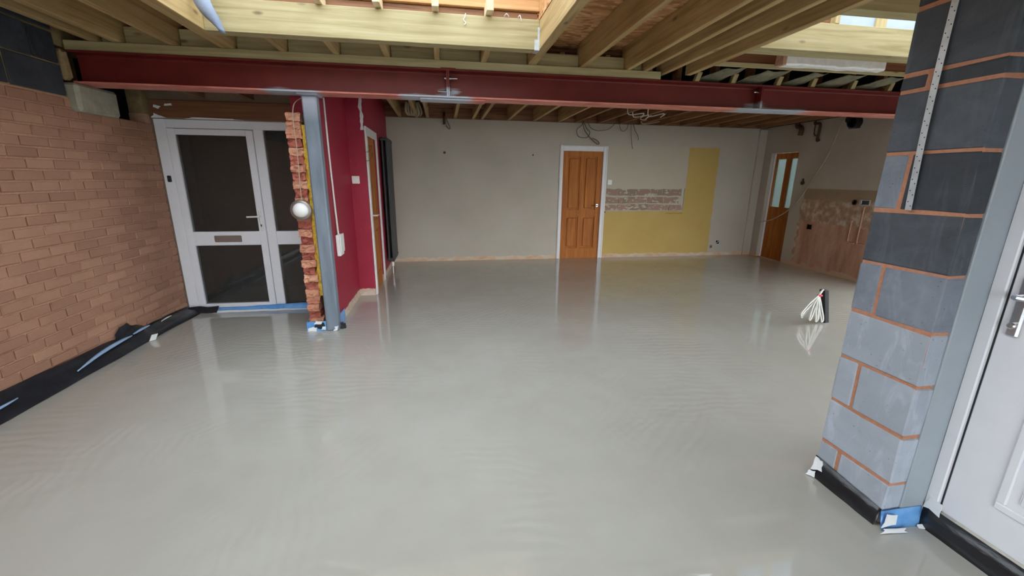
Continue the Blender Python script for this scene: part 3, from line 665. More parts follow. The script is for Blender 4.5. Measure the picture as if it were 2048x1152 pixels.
# ================================================================== DOORS
# glazed front door
d1 = thing('door_1', (-2.1, YD, 0.0), 'white glazed front door with side light, between the brick wall and the broken brick pier', kind='structure')
W = 'white_upvc'
B('door_frame', W, [(XL + 0.002, -2.737, YD, YD + 0.07, 0.0, 2.032), (-2.737, -1.36, YD, YD + 0.07, 1.948, 2.032), (-1.925, -1.83, YD, YD + 0.07, 0.03, 1.948), (-1.40, -1.36, YD, YD + 0.07, 0.0, 1.95), (-2.737, -1.36, YD, YD + 0.07, 0.0, 0.035), (-1.83, -1.40, YD + 0.004, YD + 0.066, 0.745, 0.895)], d1, bevel=0.004)
lf = B('door_leaf', W, [(-2.732, -2.662, YD - 0.006, YD + 0.055, 0.04, 1.943), (-2.0, -1.93, YD - 0.006, YD + 0.055, 0.04, 1.943), (-2.662, -2.0, YD - 0.006, YD + 0.055, 1.885, 1.943), (-2.662, -2.0, YD - 0.006, YD + 0.055, 0.04, 0.085), (-2.662, -2.0, YD - 0.006, YD + 0.055, 0.745, 0.895)], d1, bevel=0.004)
for (x0, x1, z0, z1) in ((-2.662, -2.0, 0.895, 1.885), (-2.662, -2.0, 0.085, 0.745)):
    B('glass_pane', 'door_glass', (x0, x1, YD + 0.018, YD + 0.024, z0, z1), lf)
for (x0, x1, z0, z1) in ((-1.83, -1.40, 0.895, 1.948), (-1.83, -1.40, 0.035, 0.745)):
    B('glass_pane', 'door_glass', (x0, x1, YD + 0.018, YD + 0.024, z0, z1), d1)
B('letter_plate', 'letterplate', (-2.457, -2.185, YD - 0.016, YD - 0.005, 0.782, 0.853), lf, bevel=0.006, label='bronze-grey letter plate')
bm = bmesh.new(); box(bm, -1.978, -1.950, YD - 0.018, YD - 0.005, 0.90, 1.125, bevel=0.006); tube(bm, smooth_path([(-1.964, YD - 0.012, 1.058), (-1.964, YD - 0.05, 1.058), (-1.985, YD - 0.058, 1.058), (-2.085, YD - 0.055, 1.055)], 5), 0.009)
obj('door_handle', bm, 'white_plastic', lf, label='white lever handle'); 
bm = bmesh.new(); lathe(bm, [(0.008, 0), (0.008, -0.004)], (-1.964, YD - 0.018, 0.965), 'y', 10); box(bm, -1.968, -1.960, YD - 0.0215, YD - 0.018, 0.945, 0.962); obj('keyhole', bm, 'black_plastic', lf)
# doorbell on the frame
db = thing('door_bell', (-2.79, YD - 0.012, 1.41), 'small black door bell button on the white frame left of the glazed door', 'door bell')
B('housing', 'black_plastic', (-2.802, -2.765, YD - 0.02, YD - 0.001, 1.415, 1.48), db, bevel=0.006); B('push_button', 'anthracite', (-2.79, -2.777, YD - 0.024, YD - 0.0205, 1.44, 1.456), db, bevel=0.002)

def panel_door(t, axis, face, u0, u1, z0, z1, panels, dep=0.04, sgn=1):
    """framed leaf with raised panels; face is the plane seen from the room, sgn +1 if the leaf goes to larger coordinates"""
    def bb(bm, ua, ub, d0, d1, za, zb, bev=0.003):
        a, b = sorted((face + sgn * d0, face + sgn * d1))
        if axis == 'y': box(bm, ua, ub, a, b, za, zb, bevel=bev)
        else: box(bm, a, b, ua, ub, za, zb, bevel=bev)
    bm = bmesh.new(); bb(bm, u0, u1, 0.020, dep, z0, z1)
    us = sorted({u0, u1, *[p[0] for p in panels], *[p[1] for p in panels]}); zs = sorted({z0, z1, *[p[2] for p in panels], *[p[3] for p in panels]})
    for a, b in zip(us, us[1:]):
        for c, d in zip(zs, zs[1:]):
            if not any(p[0] < (a + b) / 2 < p[1] and p[2] < (c + d) / 2 < p[3] for p in panels): bb(bm, a, b, 0.0, 0.021, c, d, 0.0)
    leaf = obj('door_leaf', bm, 'door_oak', t)
    for p in panels:
        bm = bmesh.new(); bb(bm, p[0] + 0.028, p[1] - 0.028, 0.006, 0.021, p[2] + 0.028, p[3] - 0.028, 0.012); obj('door_panel', bm, 'door_oak', leaf)
    return leaf
# back door
d2 = thing('door_2', (2.57, YB, 0), 'brown wooden panel door in a white frame on the back wall', kind='structure')
lf = panel_door(d2, 'y', YB + 0.012, 2.19, 2.95, 0.0, 1.98, [(2.29, 2.53, 0.92, 1.88), (2.61, 2.85, 0.92, 1.88), (2.29, 2.53, 0.20, 0.80), (2.61, 2.85, 0.20, 0.80)])
B('architrave', 'white_paint', [(2.125, 2.19, YB - 0.018, YB - 0.001, 0.0, 2.075), (2.95, 3.035, YB - 0.018, YB - 0.001, 0.0, 2.075), (2.19, 2.95, YB - 0.018, YB - 0.001, 1.975, 2.075)], d2, bevel=0.005)
B('architrave_bead', 'white_paint', [(2.14, 2.155, YB - 0.024, YB - 0.018, 0.0, 2.06), (3.005, 3.02, YB - 0.024, YB - 0.018, 0.0, 2.06), (2.155, 3.005, YB - 0.024, YB - 0.018, 2.045, 2.06)], d2, bevel=0.002)
B('door_lining', 'white_paint', [(2.172, 2.188, YB, YB + 0.14, 0.0, 1.99), (2.952, 2.968, YB, YB + 0.14, 0.0, 1.99)], d2)
bm = bmesh.new(); lathe(bm, [(0.026, 0), (0.026, -0.008)], (2.885, YB + 0.012, 1.003), 'y', 16); tube(bm, smooth_path([(2.885, YB + 0.01, 1.003), (2.885, YB - 0.045, 1.003), (2.865, YB - 0.052, 1.003), (2.765, YB - 0.05, 1.0)], 5), 0.009); obj('door_handle', bm, 'chrome', lf, smooth=False)
# side door in the red wall
d3 = thing('door_3', (-0.89, 5.9, 0), 'narrow brown wooden door in a white frame in the red side wall', kind='structure')
lf = panel_door(d3, 'x', -0.905, 5.56, 6.26, 0.0, 1.98, [(5.66, 5.87, 0.92, 1.88), (5.95, 6.16, 0.92, 1.88), (5.66, 5.87, 0.20, 0.80), (5.95, 6.16, 0.20, 0.80)], 0.05, -1)
B('architrave', 'white_paint', [(-0.889, -0.868, 5.47, 5.555, 0.0, 2.07), (-0.889, -0.868, 6.265, 6.35, 0.0, 2.07), (-0.889, -0.868, 5.555, 6.265, 1.97, 2.07)], d3, bevel=0.005)
bm = bmesh.new(); tube(bm, smooth_path([(-0.91, 5.72, 1.0), (-0.85, 5.72, 1.0), (-0.842, 5.74, 1.0), (-0.842, 5.83, 1.0)], 5), 0.010); obj('door_handle', bm, 'white_plastic', lf, label='pale lever handle')
# glazed wooden door in the right wall
d4 = thing('door_4', (XR + 0.1, 7.15, 0), 'brown wooden door with two tall frosted panes in the right wall', kind='structure')
xf = XR + 0.101
bm = bmesh.new(); pn = [(6.925, 7.09, 1.0, 1.885), (7.20, 7.42, 1.0, 1.885)]
us = [6.76, 6.925, 7.09, 7.20, 7.42, 7.56]; zs = [0.0, 1.0, 1.885, 1.99]
for a, b in zip(us, us[1:]):
    for c, d in zip(zs, zs[1:]):
        if not any(p[0] < (a + b) / 2 < p[1] and p[2] < (c + d) / 2 < p[3] for p in pn): box(bm, xf, xf + 0.04, a, b, c, d)
lf = obj('door_leaf', bm, 'door_oak', d4)
for p in pn: B('glass_pane', 'frosted_glass', (xf + 0.015, xf + 0.023, p[0], p[1], p[2], p[3]), lf)
for a, b in ((6.93, 7.10), (7.19, 7.42)): B('door_panel', 'door_oak', (xf - 0.008, xf + 0.002, a, b, 0.20, 0.82), lf, bevel=0.006)
B('door_lining', 'white_paint', [(XR + 0.065, XR + 0.10, 7.455, 7.469, 0.0, 1.98)], d4)
B('threshold', 'plaster_raw', (XR + 0.002, XR + 0.2, 6.83, 7.47, -0.05, 0.012), d4)
# white door at the right edge
d5 = thing('door_5', (2.12, 0.7, 0), 'white panelled door with a lock at the right edge beside the grey frame', kind='structure')
B('grey_jamb', 'grey_frame', (1.972, 2.10, 1.252, 1.31, 0.0, 2.74), d5, bevel=0.004, label='flat light grey jamb beside the block pillar')
B('door_frame', 'white_upvc', [(2.09, 2.17, 1.205, 1.252, 0.09, 2.2), (2.09, 2.17, 0.2, 1.205, 2.09, 2.2)], d5, bevel=0.004)
B('seal', 'black_plastic', (2.1065, 2.16, 1.198, 1.206, 0.09, 2.09), d5)  # dark strip standing in for the shade in the door gap
bm = bmesh.new(); box(bm, 2.100, 2.15, 0.22, 1.197, 0.105, 2.085, bevel=0.004); lf = obj('door_leaf', bm, 'white_upvc', d5)
for (z0, z1) in ((0.26, 0.86), (1.05, 1.95)):
    bm = bmesh.new(); ya, yb_ = 0.33, 1.045
    for a in ((ya, yb_, z0, z0 + 0.03), (ya, yb_, z1 - 0.03, z1), (ya, ya + 0.03, z0 + 0.03, z1 - 0.03), (yb_ - 0.03, yb_, z0 + 0.03, z1 - 0.03)): box(bm, 2.090, 2.102, *a, bevel=0.004)
    obj('panel_moulding', bm, 'white_upvc', lf)
    B('raised_panel', 'white_upvc', (2.094, 2.102, ya + 0.06, yb_ - 0.06, z0 + 0.06, z1 - 0.06), lf, bevel=0.006)
bm = bmesh.new(); box(bm, 2.088, 2.101, 1.135, 1.172, 0.93, 1.16, bevel=0.006); obj('lock_plate', bm, 'chrome', lf, label='chrome lock plate')
bm = bmesh.new(); lathe(bm, [(0.013, 0), (0.013, -0.012), (0.009, -0.016)], (2.088, 1.153, 0.975), 'x', 18); tube(bm, [(2.088, 1.153, 1.085), (2.05, 1.153, 1.085), (2.045, 1.14, 1.085), (2.045, 1.05, 1.085)], 0.010); obj('lock_cylinder', bm, 'chrome', lf)

# ================================================================== BLOCK PILLAR
PX, PY0, PY1 = 1.887, 1.26, 1.605
pil = thing('block_pillar', (1.93, 1.43, 0.0), 'grey concrete block pillar with orange mortar joints at the right', 'pillar')
B('mortar_core', 'mortar_orange', (PX + 0.004, 2.02, PY0 + 0.004, PY1 - 0.004, 0.0, 2.72), pil)
JT = [0.0, 0.207, 0.440, 0.673, 0.905, 1.138, 1.371, 1.604, 1.845, 1.908, 2.150, 2.385, 2.62, 2.72]
for k in range(len(JT) - 1):
    z0, z1 = JT[k] + 0.006, JT[k + 1] - 0.006
    split = k in (0, 2, 4, 6, 8)
    parts = [(PY0, 1.494), (1.508, PY1)] if split else [(PY0, PY1)]
    for (a, b) in parts:
        bm = bmesh.new(); box(bm, PX, 2.01, a, b, z0, z1, bevel=0.006, jit=0.0025); obj('block', bm, 'block_grey' if k < 4 else ('block_mid' if (k == 4 or (k < 8 and a > 1.4)) else 'block_damp'), pil)  # upper courses darker: damp, with shade put into the block colour
# perforated galvanised strap, bent slightly, with punched holes
bm = bmesh.new(); s0, s1 = Vector((PX - 0.004, 1.452, 1.378)), Vector((PX - 0.004, 1.470, 2.35)); n = 60; hw = 0.0125
vl = []
for i in range(n + 1):
    p = s0.lerp(s1, i / n); xo = -0.004 - 0.008 * abs(math.sin(i / n * 4.0)); vl.append([bm.verts.new((p.x + xo, p.y + d, p.z)) for d in (-hw, hw)])
for i in range(n): bm.faces.new((vl[i][0], vl[i][1], vl[i + 1][1], vl[i + 1][0]))
bm.normal_update(); bmesh.ops.solidify(bm, geom=bm.faces[:], thickness=0.0015)
strap = obj('fixing_strap', bm, 'galvanised', label='perforated galvanised metal strap hanging down the block pillar', cat='strap')
bm = bmesh.new(); lathe(bm, [(0.0022, 0.0), (0.0022, -0.0012)], (0, 0, 0), 'x', 10); bmesh.ops.recalc_face_normals(bm, faces=bm.faces)
hm = bpy.data.meshes.new('punched_hole'); bm.to_mesh(hm); bm.free(); hm.materials.append(MAT['void_black'])
k = 0; z = 1.395
while z < 2.33:
    i = (z - 1.378) / (2.35 - 1.378); p = s0.lerp(s1, i); xo = -0.004 - 0.008 * abs(math.sin(i * 4.0))
    place('punched_hole', hm, (p.x + xo - 0.0008, p.y + (0.006 if k % 2 else -0.006), z), strap); z += 0.017 if k % 2 == 0 else 0.027; k += 1

# ================================================================== MEMBRANES AND TAPE
bm = bmesh.new(); g = []; N = 150
for i in range(N + 1):
    y = YREAR + (4.97 - YREAR) * i / N; nn = mnoise.noise(Vector((y * 3.1, 0, 0))); n2 = mnoise.noise(Vector((y * 9, 3, 0)))
    top = 0.135 - 0.028 * max(0, y - 2.9) + 0.012 * nn + 0.006 * n2
    if 3.95 < y < 4.25: top += 0.05 * math.sin((y - 3.95) / 0.30 * PI)
    fx = XL + 0.135 + 0.012 * nn + (0.05 * max(0, (y - 4.5)) if y > 4.5 else 0)
    g.append([(fx, y, 0.002), (fx - 0.012, y, 0.018 + 0.004 * n2), (fx - 0.06, y, 0.045 + 0.012 * nn), (XL + 0.022 + 0.008 * n2, y, top - 0.03), (XL + 0.006, y, top)])
sheet(bm, g, 0.002); mem = obj('damp_proof_membrane', bm, 'black_dpm', smooth=True, label='black plastic membrane turned up along the foot of the left brick wall', cat='membrane')
def fold(pts, w, mat, parent, lb=None, h=0.004):
    bm = bmesh.new(); P = smooth_path(pts, 6); g = []
    for i, p in enumerate(P):
        t = i / (len(P) - 1); ww = w * (math.sin(PI * min(max(t, 0.04), 0.96)) ** 0.6)
        g.append([p + Vector((-ww * 0.5, 0, ww * 0.45)), p + Vector((0, 0, 0.006)), p + Vector((ww * 0.5, 0, -ww * 0.3))])
    sheet(bm, g, h); return obj('sheet_fold', bm, mat, parent, smooth=True, label=lb)
fold([(-2.742, 3.36, 0.055), (-2.768, 3.62, 0.082), (-2.782, 3.88, 0.092), (-2.785, 4.02, 0.088)], 0.024, 'blue_fold', mem, 'pale blue shining fold in the black sheet')
fold([(-2.775, 4.02, 0.10), (-2.785, 4.15, 0.102), (-2.79, 4.27, 0.10)], 0.020, 'blue_fold', mem)
fold([(-2.745, 2.55, 0.075), (-2.75, 2.72, 0.075), (-2.755, 2.92, 0.078)], 0.016, 'blue_fold', mem)
fold([(-2.78, 4.42, 0.085), (-2.785, 4.52, 0.09), (-2.79, 4.60, 0.085)], 0.010, 'tape_white', mem)
# torn upright scrap
bm = bmesh.new(); sheet(bm, [[(XL + 0.012 + 0.01 * math.sin(j), 3.90 + 0.05 * j, 0.09 + (h := i / 3) * (0.055 + 0.05 * math.sin(j * 0.7) + 0.015 * (j % 2))) for j in range(6)] for i in range(4)], 0.003); obj('torn_scrap', bm, 'black_dpm', mem)
bm = bmesh.new(); sheet(bm, [[(-2.70 + 0.03 * t + 0.03 * s, 4.08 + 0.04 * s, 0.004 + 0.06 * t) for s in (0, 0.5, 1)] for t in (0, 0.5, 1)], 0.003); obj('tape_tab', bm, 'tape_white', mem)
bm = bmesh.new(); sheet(bm, [[(XL + 0.02 + 0.10 * i + 0.01 * (i % 2), 4.955 - 0.05 * t - 0.02 * (i % 2) * t, 0.062 + 0.012 * (i % 2) - 0.055 * t - 0.002 * i) for i in range(4)] for t in (0, 0.4, 1)], 0.003); obj('corner_flap', bm, 'black_dpm', mem, label='loose black corner flap by the glazed door')
# blue strip at the threshold
bm = bmesh.new(); g = []
for i in range(41):
    t = i / 40; x = -2.56 + 1.20 * t; n1 = mnoise.noise(Vector((x * 6, 0, 2)))
    g.append([(x, YD - 0.012, 0.036 + 0.040 * t + 0.006 * n1), (x, YD - 0.022 - 0.006 * n1, 0.02 + 0.025 * t), (x, YD - 0.045 - 0.02 * (1 - t) + 0.012 * n1, 0.003)])
sheet(bm, g, 0.002); thr = obj('threshold_membrane', bm, 'blue', smooth=True, label='blue plastic strip along the threshold of the glazed door', cat='membrane')
bm = bmesh.new(); g = []
for i in range(31):
    t = i / 30; x = -2.56 + 1.0 * t; n1 = mnoise.noise(Vector((x * 9, 4, 2))); g.append([(x, YD - 0.050 - 0.02 * (1 - t), 0.010 + 0.014 * (1 - t) + 0.004 * n1), (x, YD - 0.075 - 0.02 * (1 - t) + 0.012 * n1, 0.004)])
sheet(bm, g, 0.002); obj('white_edge', bm, 'tape_white', thr, label='crinkled white edge of the blue strip')
# foot of the pier and post
ft = thing('pier_foot_wrap', (-1.2, 4.2, 0), 'blue, black and white tape wrapped around the foot of the broken brick pier', 'tape')
B('blue_band', 'blue', [(-1.36, -1.178, 4.172, 4.184, 0.0, 0.095), (-1.36, -1.35, 4.184, 4.38, 0.0, 0.095)], ft, jit=0.004)
B('blue_band', 'blue', [(-1.075, -1.066, 4.27, 4.52, 0.0, 0.125)], ft, jit=0.006, label='blue membrane on the red wall behind the post')
def scrap(name, mat, parent, pts, th=0.003):
    P = [Vector(p) for p in pts]; c = sum(P, Vector()) / len(P); Q = []
    for a, b in zip(P, P[1:] + P[:1]):          # torn, uneven edges
        Q.append(a + (a - c) * random.uniform(-0.12, 0.12))
        for t in (0.3, 0.65): q = a.lerp(b, t); Q.append(q + (q - c) * random.uniform(-0.22, 0.10))
    bm = bmesh.new(); f = bm.faces.new([bm.verts.new(p) for p in Q]); bm.normal_update(); bmesh.ops.solidify(bm, geom=[f], thickness=th); return obj(name, bm, mat, parent)
scrap('black_scrap', 'black_dpm', ft, [(-1.29, 4.166, 0.03), (-1.21, 4.166, 0.015), (-1.185, 4.166, 0.05), (-1.20, 4.166, 0.09), (-1.27, 4.166, 0.085)])
scrap('white_scrap', 'tape_white', ft, [(-1.355, 4.164, 0.0), (-1.275, 4.164, 0.0), (-1.265, 4.164, 0.035), (-1.31, 4.164, 0.045), (-1.35, 4.164, 0.03)])
scrap('white_scrap', 'tape_white', ft, [(-1.285, 4.160, 0.075), (-1.22, 4.160, 0.07), (-1.205, 4.160, 0.098), (-1.27, 4.160, 0.108)])
scrap('white_scrap', 'tape_white', ft, [(-1.225, 4.160, 0.015), (-1.185, 4.160, 0.012), (-1.182, 4.160, 0.045), (-1.21, 4.160, 0.05)])
scrap('white_scrap', 'tape_white', ft, [(-1.115, 4.142, 0.0), (-1.075, 4.142, 0.002), (-1.058, 4.142, 0.055), (-1.098, 4.142, 0.045), (-1.088, 4.142, 0.03)])
scrap('black_scrap', 'black_dpm', ft, [(-1.05, 4.20, 0.0), (-1.0, 4.20, 0.0), (-1.005, 4.20, 0.05), (-1.03, 4.20, 0.07), (-1.05, 4.20, 0.06)], 0.02)
# foot of the block pillar
pm = thing('pillar_foot_membrane', (1.88, 1.43, 0), 'black and blue membrane with white tape around the foot of the block pillar', 'membrane')
bm = bmesh.new(); g = []
for i in range(21):
    t = i / 20; y = 1.262 + 0.345 * t; n1 = mnoise.noise(Vector((y * 14, 0, 7)))
    g.append([(PX - 0.028 - 0.006 * n1, y, 0.001), (PX - 0.012, y, 0.03 + 0.006 * n1), (PX - 0.004, y, 0.082 + 0.028 * t + 0.006 * n1)])
sheet(bm, g, 0.002); obj('black_upstand', bm, 'black_dpm', pm, smooth=True)
bm = bmesh.new(); g = []
for i in range(13):
    t = i / 12; x = PX - 0.02 + 0.215 * t; n1 = mnoise.noise(Vector((x * 14, 3, 7)))
    g.append([(x, PY0 - 0.030 - 0.006 * n1, 0.001), (x, PY0 - 0.018, 0.035), (x, PY0 - 0.010, 0.085 + 0.004 * n1)])
sheet(bm, g, 0.002); obj('blue_upstand', bm, 'blue', pm, smooth=True)
scrap('white_scrap', 'tape_white', pm, [(PX - 0.03, PY0 - 0.036, 0.02), (PX + 0.045, PY0 - 0.036, 0.025), (PX + 0.045, PY0 - 0.032, 0.075), (PX - 0.01, PY0 - 0.032, 0.082)])
scrap('white_scrap', 'tape_white', pm, [(PX - 0.045, PY0 - 0.05, 0.006), (PX + 0.075, PY0 - 0.06, 0.006), (PX + 0.085, PY0 - 0.045, 0.012), (PX - 0.02, PY0 - 0.035, 0.014)])
scrap('white_scrap', 'tape_white', pm, [(PX + 0.15, PY0 - 0.05, 0.004), (PX + 0.215, PY0 - 0.07, 0.004), (PX + 0.21, PY0 - 0.045, 0.018), (PX + 0.16, PY0 - 0.036, 0.012)])
scrap('white_scrap', 'tape_white', pm, [(PX - 0.030, 1.60, 0.03), (PX - 0.012, 1.555, 0.05), (PX - 0.008, 1.56, 0.105), (PX - 0.014, 1.60, 0.11)])
scrap('white_scrap', 'tape_white', pm, [(PX - 0.05, 1.60, 0.004), (PX - 0.03, 1.57, 0.004), (PX - 0.025, 1.575, 0.035), (PX - 0.035, 1.60, 0.03)])
# foot of the white door
bm = bmesh.new(); g = []
for i in range(31):
    t = i / 30; y = 1.245 - 1.4 * t; n1 = mnoise.noise(Vector((y * 10, 0, 9)))
    g.append([(2.065 + 0.07 * min(1, t * 2) * 0 - 0.005 * n1, y, 0.001), (2.080, y, 0.04 + 0.006 * n1), (2.092, y, 0.100 + 0.006 * n1)])
sheet(bm, g, 0.002); ds = obj('door_foot_membrane', bm, 'black_dpm', smooth=True, label='black membrane upstand under the white door at the right edge', cat='membrane')
scrap('white_scrap', 'tape_white', ds, [(2.083, 1.245, 0.085), (2.083, 1.185, 0.085), (2.088, 1.185, 0.145), (2.088, 1.235, 0.150)])

# ================================================================== FITTINGS
# bulkhead light on the broken pier
bl = thing('bulkhead_light', (-1.285, 4.19, 1.10), 'round bulkhead light with white dome and steel ring on the broken brick pier', 'wall light')
bm = bmesh.new(); lathe(bm, [(0.078, 0.0), (0.092, -0.012), (0.094, -0.03), (0.086, -0.042), (0.064, -0.046)], (-1.285, 4.19, 1.185), 'y', 36); obj('ring', bm, 'letterplate', bl, smooth=True)
bm = bmesh.new(); lathe(bm, [(0.066, -0.044), (0.066, -0.050), (0.060, -0.066), (0.046, -0.080), (0.026, -0.088), (0.006, -0.090)], (-1.285, 4.19, 1.185), 'y', 36); obj('dome', bm, 'wrap_white' if False else 'white_plastic', bl, smooth=True)
# thin cable down the pier
bm = bmesh.new(); tube(bm, smooth_path([(-1.20, 4.26, 2.16), (-1.25, 4.20, 2.10), (-1.265, 4.165, 1.98), (-1.262, 4.17, 1.75), (-1.268, 4.168, 1.50), (-1.275, 4.175, 1.28)], 6), 0.004, 6); obj('light_cable', bm, 'cable_cream', label='thin beige cable running down the broken bricks to the bulkhead light', cat='cable')
# switch on red wall return
sw = thing('light_switch', (-1.023, 5.445, 1.40), 'white square light switch on the red wall', 'switch')
B('plate', 'white_plastic', (-1.067, -0.979, 5.437, 5.4495, 1.405, 1.495), sw, bevel=0.004); B('rocker', 'white_plastic', (-1.036, -1.008, 5.431, 5.437, 1.435, 1.465), sw, bevel=0.002)
# dangling socket and its conduit
cb = thing('dangling_socket_box', (-1.06, 4.56, 0.7), 'white box hanging by a white cable on the red wall right of the steel post', 'socket box')
bm = bmesh.new(); box(bm, -1.075, -1.035, 4.43, 4.58, 0.70, 0.915, bevel=0.006); obj('box_body', bm, 'white_plastic', cb)
B('front_plate', 'white_plastic', (-1.034, -1.026, 4.425, 4.585, 0.735, 0.92), cb, bevel=0.003)
bm = bmesh.new(); tube(bm, smooth_path([(-1.07, 4.47, 2.20), (-1.069, 4.475, 1.7), (-1.066, 4.49, 1.25), (-1.06, 4.50, 0.91)], 6), 0.009, 8); obj('cable', bm, 'cable_white', cb)
# loose grey wires at side-door frame
for i, (z, s) in enumerate(((1.80, 0.05), (1.70, 0.07))):
    bm = bmesh.new(); tube(bm, smooth_path([(-0.905, 5.43, z), (-0.87, 5.40, z - 0.03), (-0.83, 5.42, z - 0.01), (-0.80, 5.42, z + s)], 6), 0.003, 6); obj('loose_wire', bm, 'cable_grey', label=('upper' if i == 0 else 'lower') + ' thin loose wire curling from the side door frame', cat='wire')
# vertical radiator
rad = thing('radiator', (-0.84, 6.95, 0.18), 'tall anthracite vertical radiator on the red wall next to the back corner', 'radiator')
for k in range(8):
    y = 6.66 + 0.078 * k
    for dx in (-0.845, -0.785): B('radiator_tube', 'anthracite', (dx - 0.012, dx + 0.012, y, y + 0.062, 0.20, 2.05), rad, bevel=0.005)
for z_ in (2.0, 0.22): B('header', 'anthracite', (-0.872, -0.768, 6.65, 7.29, z_, z_ + 0.04), rad, bevel=0.008)
bm = bmesh.new(); lathe(bm, [(0.018, 0), (0.020, 0.05), (0.016, 0.07)], (-0.80, 6.70, 0.13), 'z', 14); tube(bm, [(-0.80, 6.70, 0.0), (-0.80, 6.70, 0.22)], 0.008); obj('valve', bm, 'white_plastic', rad, label='white radiator valve')

# back wall bits
def hole_plug(name, x, z, r, mat, lb, cat):
    bm = bmesh.new(); lathe(bm, [(r, 0.0), (r * 0.9, -0.006), (r * 0.3, -0.004)], (x, YB - 0.0005, z), 'y', 10); obj(name, bm, mat, label=lb, cat=cat)
hole_plug('wall_plug', 0.063, 1.906, 0.022, 'copper_dull', 'dark plug high on the bare left part of the back wall', 'wall plug')
hole_plug('wall_plug', 1.629, 1.893, 0.014, 'black_plastic', 'small dark plug left of the back wall door', 'wall plug')
hole_plug('wall_plug', 3.047, 0.880, 0.016, 'black_plastic', 'small dark plug on the right edge of the back door frame', 'wall plug')
s2 = thing('light_switch', (3.10, YB, 1.40), 'white light switch beside the back wall door', 'switch')
B('plate', 'white_plastic', (3.065, 3.15, YB - 0.012, YB - 0.0005, 1.385, 1.475), s2, bevel=0.003); B('rocker', 'white_plastic', (3.095, 3.12, YB - 0.017, YB - 0.012, 1.415, 1.445), s2, bevel=0.002)
bb = thing('back_box', (5.50, YB, 0.23), 'open metal back box with loose wires low on the back wall', 'back box')
B('box_rim', 'galvanised', [(5.455, 5.465, YB - 0.006, YB + 0.002, 0.225, 0.315), (5.535, 5.545, YB - 0.006, YB + 0.002, 0.225, 0.315), (5.465, 5.535, YB - 0.006, YB + 0.002, 0.225, 0.235), (5.465, 5.535, YB - 0.006, YB + 0.002, 0.305, 0.315)], bb)
B('inside', 'void_black', (5.466, 5.534, YB - 0.002, YB - 0.0005, 0.236, 0.304), bb)
bm = bmesh.new(); tube(bm, smooth_path([(5.47, YB - 0.004, 0.25), (5.49, YB - 0.03, 0.275), (5.50, YB - 0.02, 0.30)], 5), 0.007, 6); obj('wire', bm, 'cable_white', bb)
b3_ = thing('outlet_plate', (5.365, YB, 0.15), 'small grey outlet plate at the lower right end of the yellow paint', 'outlet')
B('plate', 'letterplate', (5.34, 5.39, YB - 0.010, YB - 0.0005, 0.15, 0.215), b3_, bevel=0.003); B('socket', 'black_plastic', (5.353, 5.377, YB - 0.013, YB - 0.010, 0.17, 0.195), b3_, bevel=0.002)
st_ = thing('pipe_stub', (0.075, YB - 0.02, 2.34), 'dark capped pipe stub hanging at the top of the back wall', 'pipe')
bm = bmesh.new(); tube(bm, [(0.075, YB - 0.03, 2.55), (0.075, YB - 0.03, 2.36)], 0.02, 12); obj('pipe', bm, 'copper_dull', st_, smooth=True)
bm = bmesh.new(); tube(bm, smooth_path([(0.10, YB - 0.03, 2.47), (0.13, YB - 0.04, 2.40), (0.17, YB - 0.04, 2.31), (0.15, YB - 0.04, 2.29), (0.10, YB - 0.03, 2.34)], 5), 0.006, 6); obj('wire', bm, 'cable_grey', st_)
def cable(name, pts, r, mat, lb, n=6, cat='cable', group=None):
    bm = bmesh.new(); tube(bm, smooth_path(pts, 7), r, n); return obj(name, bm, mat, smooth=True, label=lb, cat=cat, group=group)
Y1 = YB - 0.05
cable('hanging_cable', [(2.50, Y1, 2.52), (2.50, Y1, 2.42), (2.40, Y1 - 0.02, 2.33), (2.45, Y1, 2.22), (2.60, Y1, 2.21), (2.65, Y1, 2.30), (2.58, Y1, 2.37), (2.52, Y1, 2.50)], 0.006, 'cable_grey', 'round loop of dark cable above the back wall door')
cable('hanging_cable', [(2.51, Y1 - 0.02, 2.52), (2.53, Y1 - 0.02, 2.36), (2.64, Y1 - 0.02, 2.22), (2.80, Y1, 2.10), (2.84, Y1, 2.12), (2.78, Y1, 2.17), (2.70, Y1, 2.20)], 0.007, 'cable_grey', 'longest dark cable, hanging in a hook above the back wall door')
cable('hanging_cable', [(2.58, Y1, 2.52), (2.66, Y1, 2.38), (2.80, Y1, 2.33), (3.0, Y1, 2.36), (3.12, Y1, 2.47), (3.14, Y1, 2.52)], 0.005, 'cable_grey', 'flat swag of dark cable just under the joists above the back wall door')
cable('hanging_cable', [(3.20, Y1, 2.52), (3.22, Y1, 2.38), (3.28, Y1, 2.33), (3.35, Y1, 2.38), (3.36, Y1, 2.50)], 0.005, 'cable_grey', 'small loop of dark cable right of the back wall door')
cable('hanging_cable', [(3.42, Y1, 2.52), (3.43, Y1, 2.35), (3.46, Y1, 2.15), (3.49, Y1, 2.03)], 0.005, 'cable_grey', 'straight dark cable end hanging lowest right of the back wall door')
cable('hanging_cable', [(3.43, Y1 - 0.03, 2.52), (3.49, Y1 - 0.03, 2.36), (3.56, Y1 - 0.03, 2.25), (3.57, Y1 - 0.03, 2.18)], 0.006, 'cable_grey', 'short dark cable end beside the lowest hanging one')
cable('ceiling_cable', [(3.15, 6.6, 2.47), (3.2, 6.8, 2.43), (3.4, 7.0, 2.45), (3.45, 7.3, 2.46), (3.6, 7.45, 2.44), (3.9, 7.5, 2.5)], 0.008, 'cable_cream', 'pale cable drooping from the old joists')
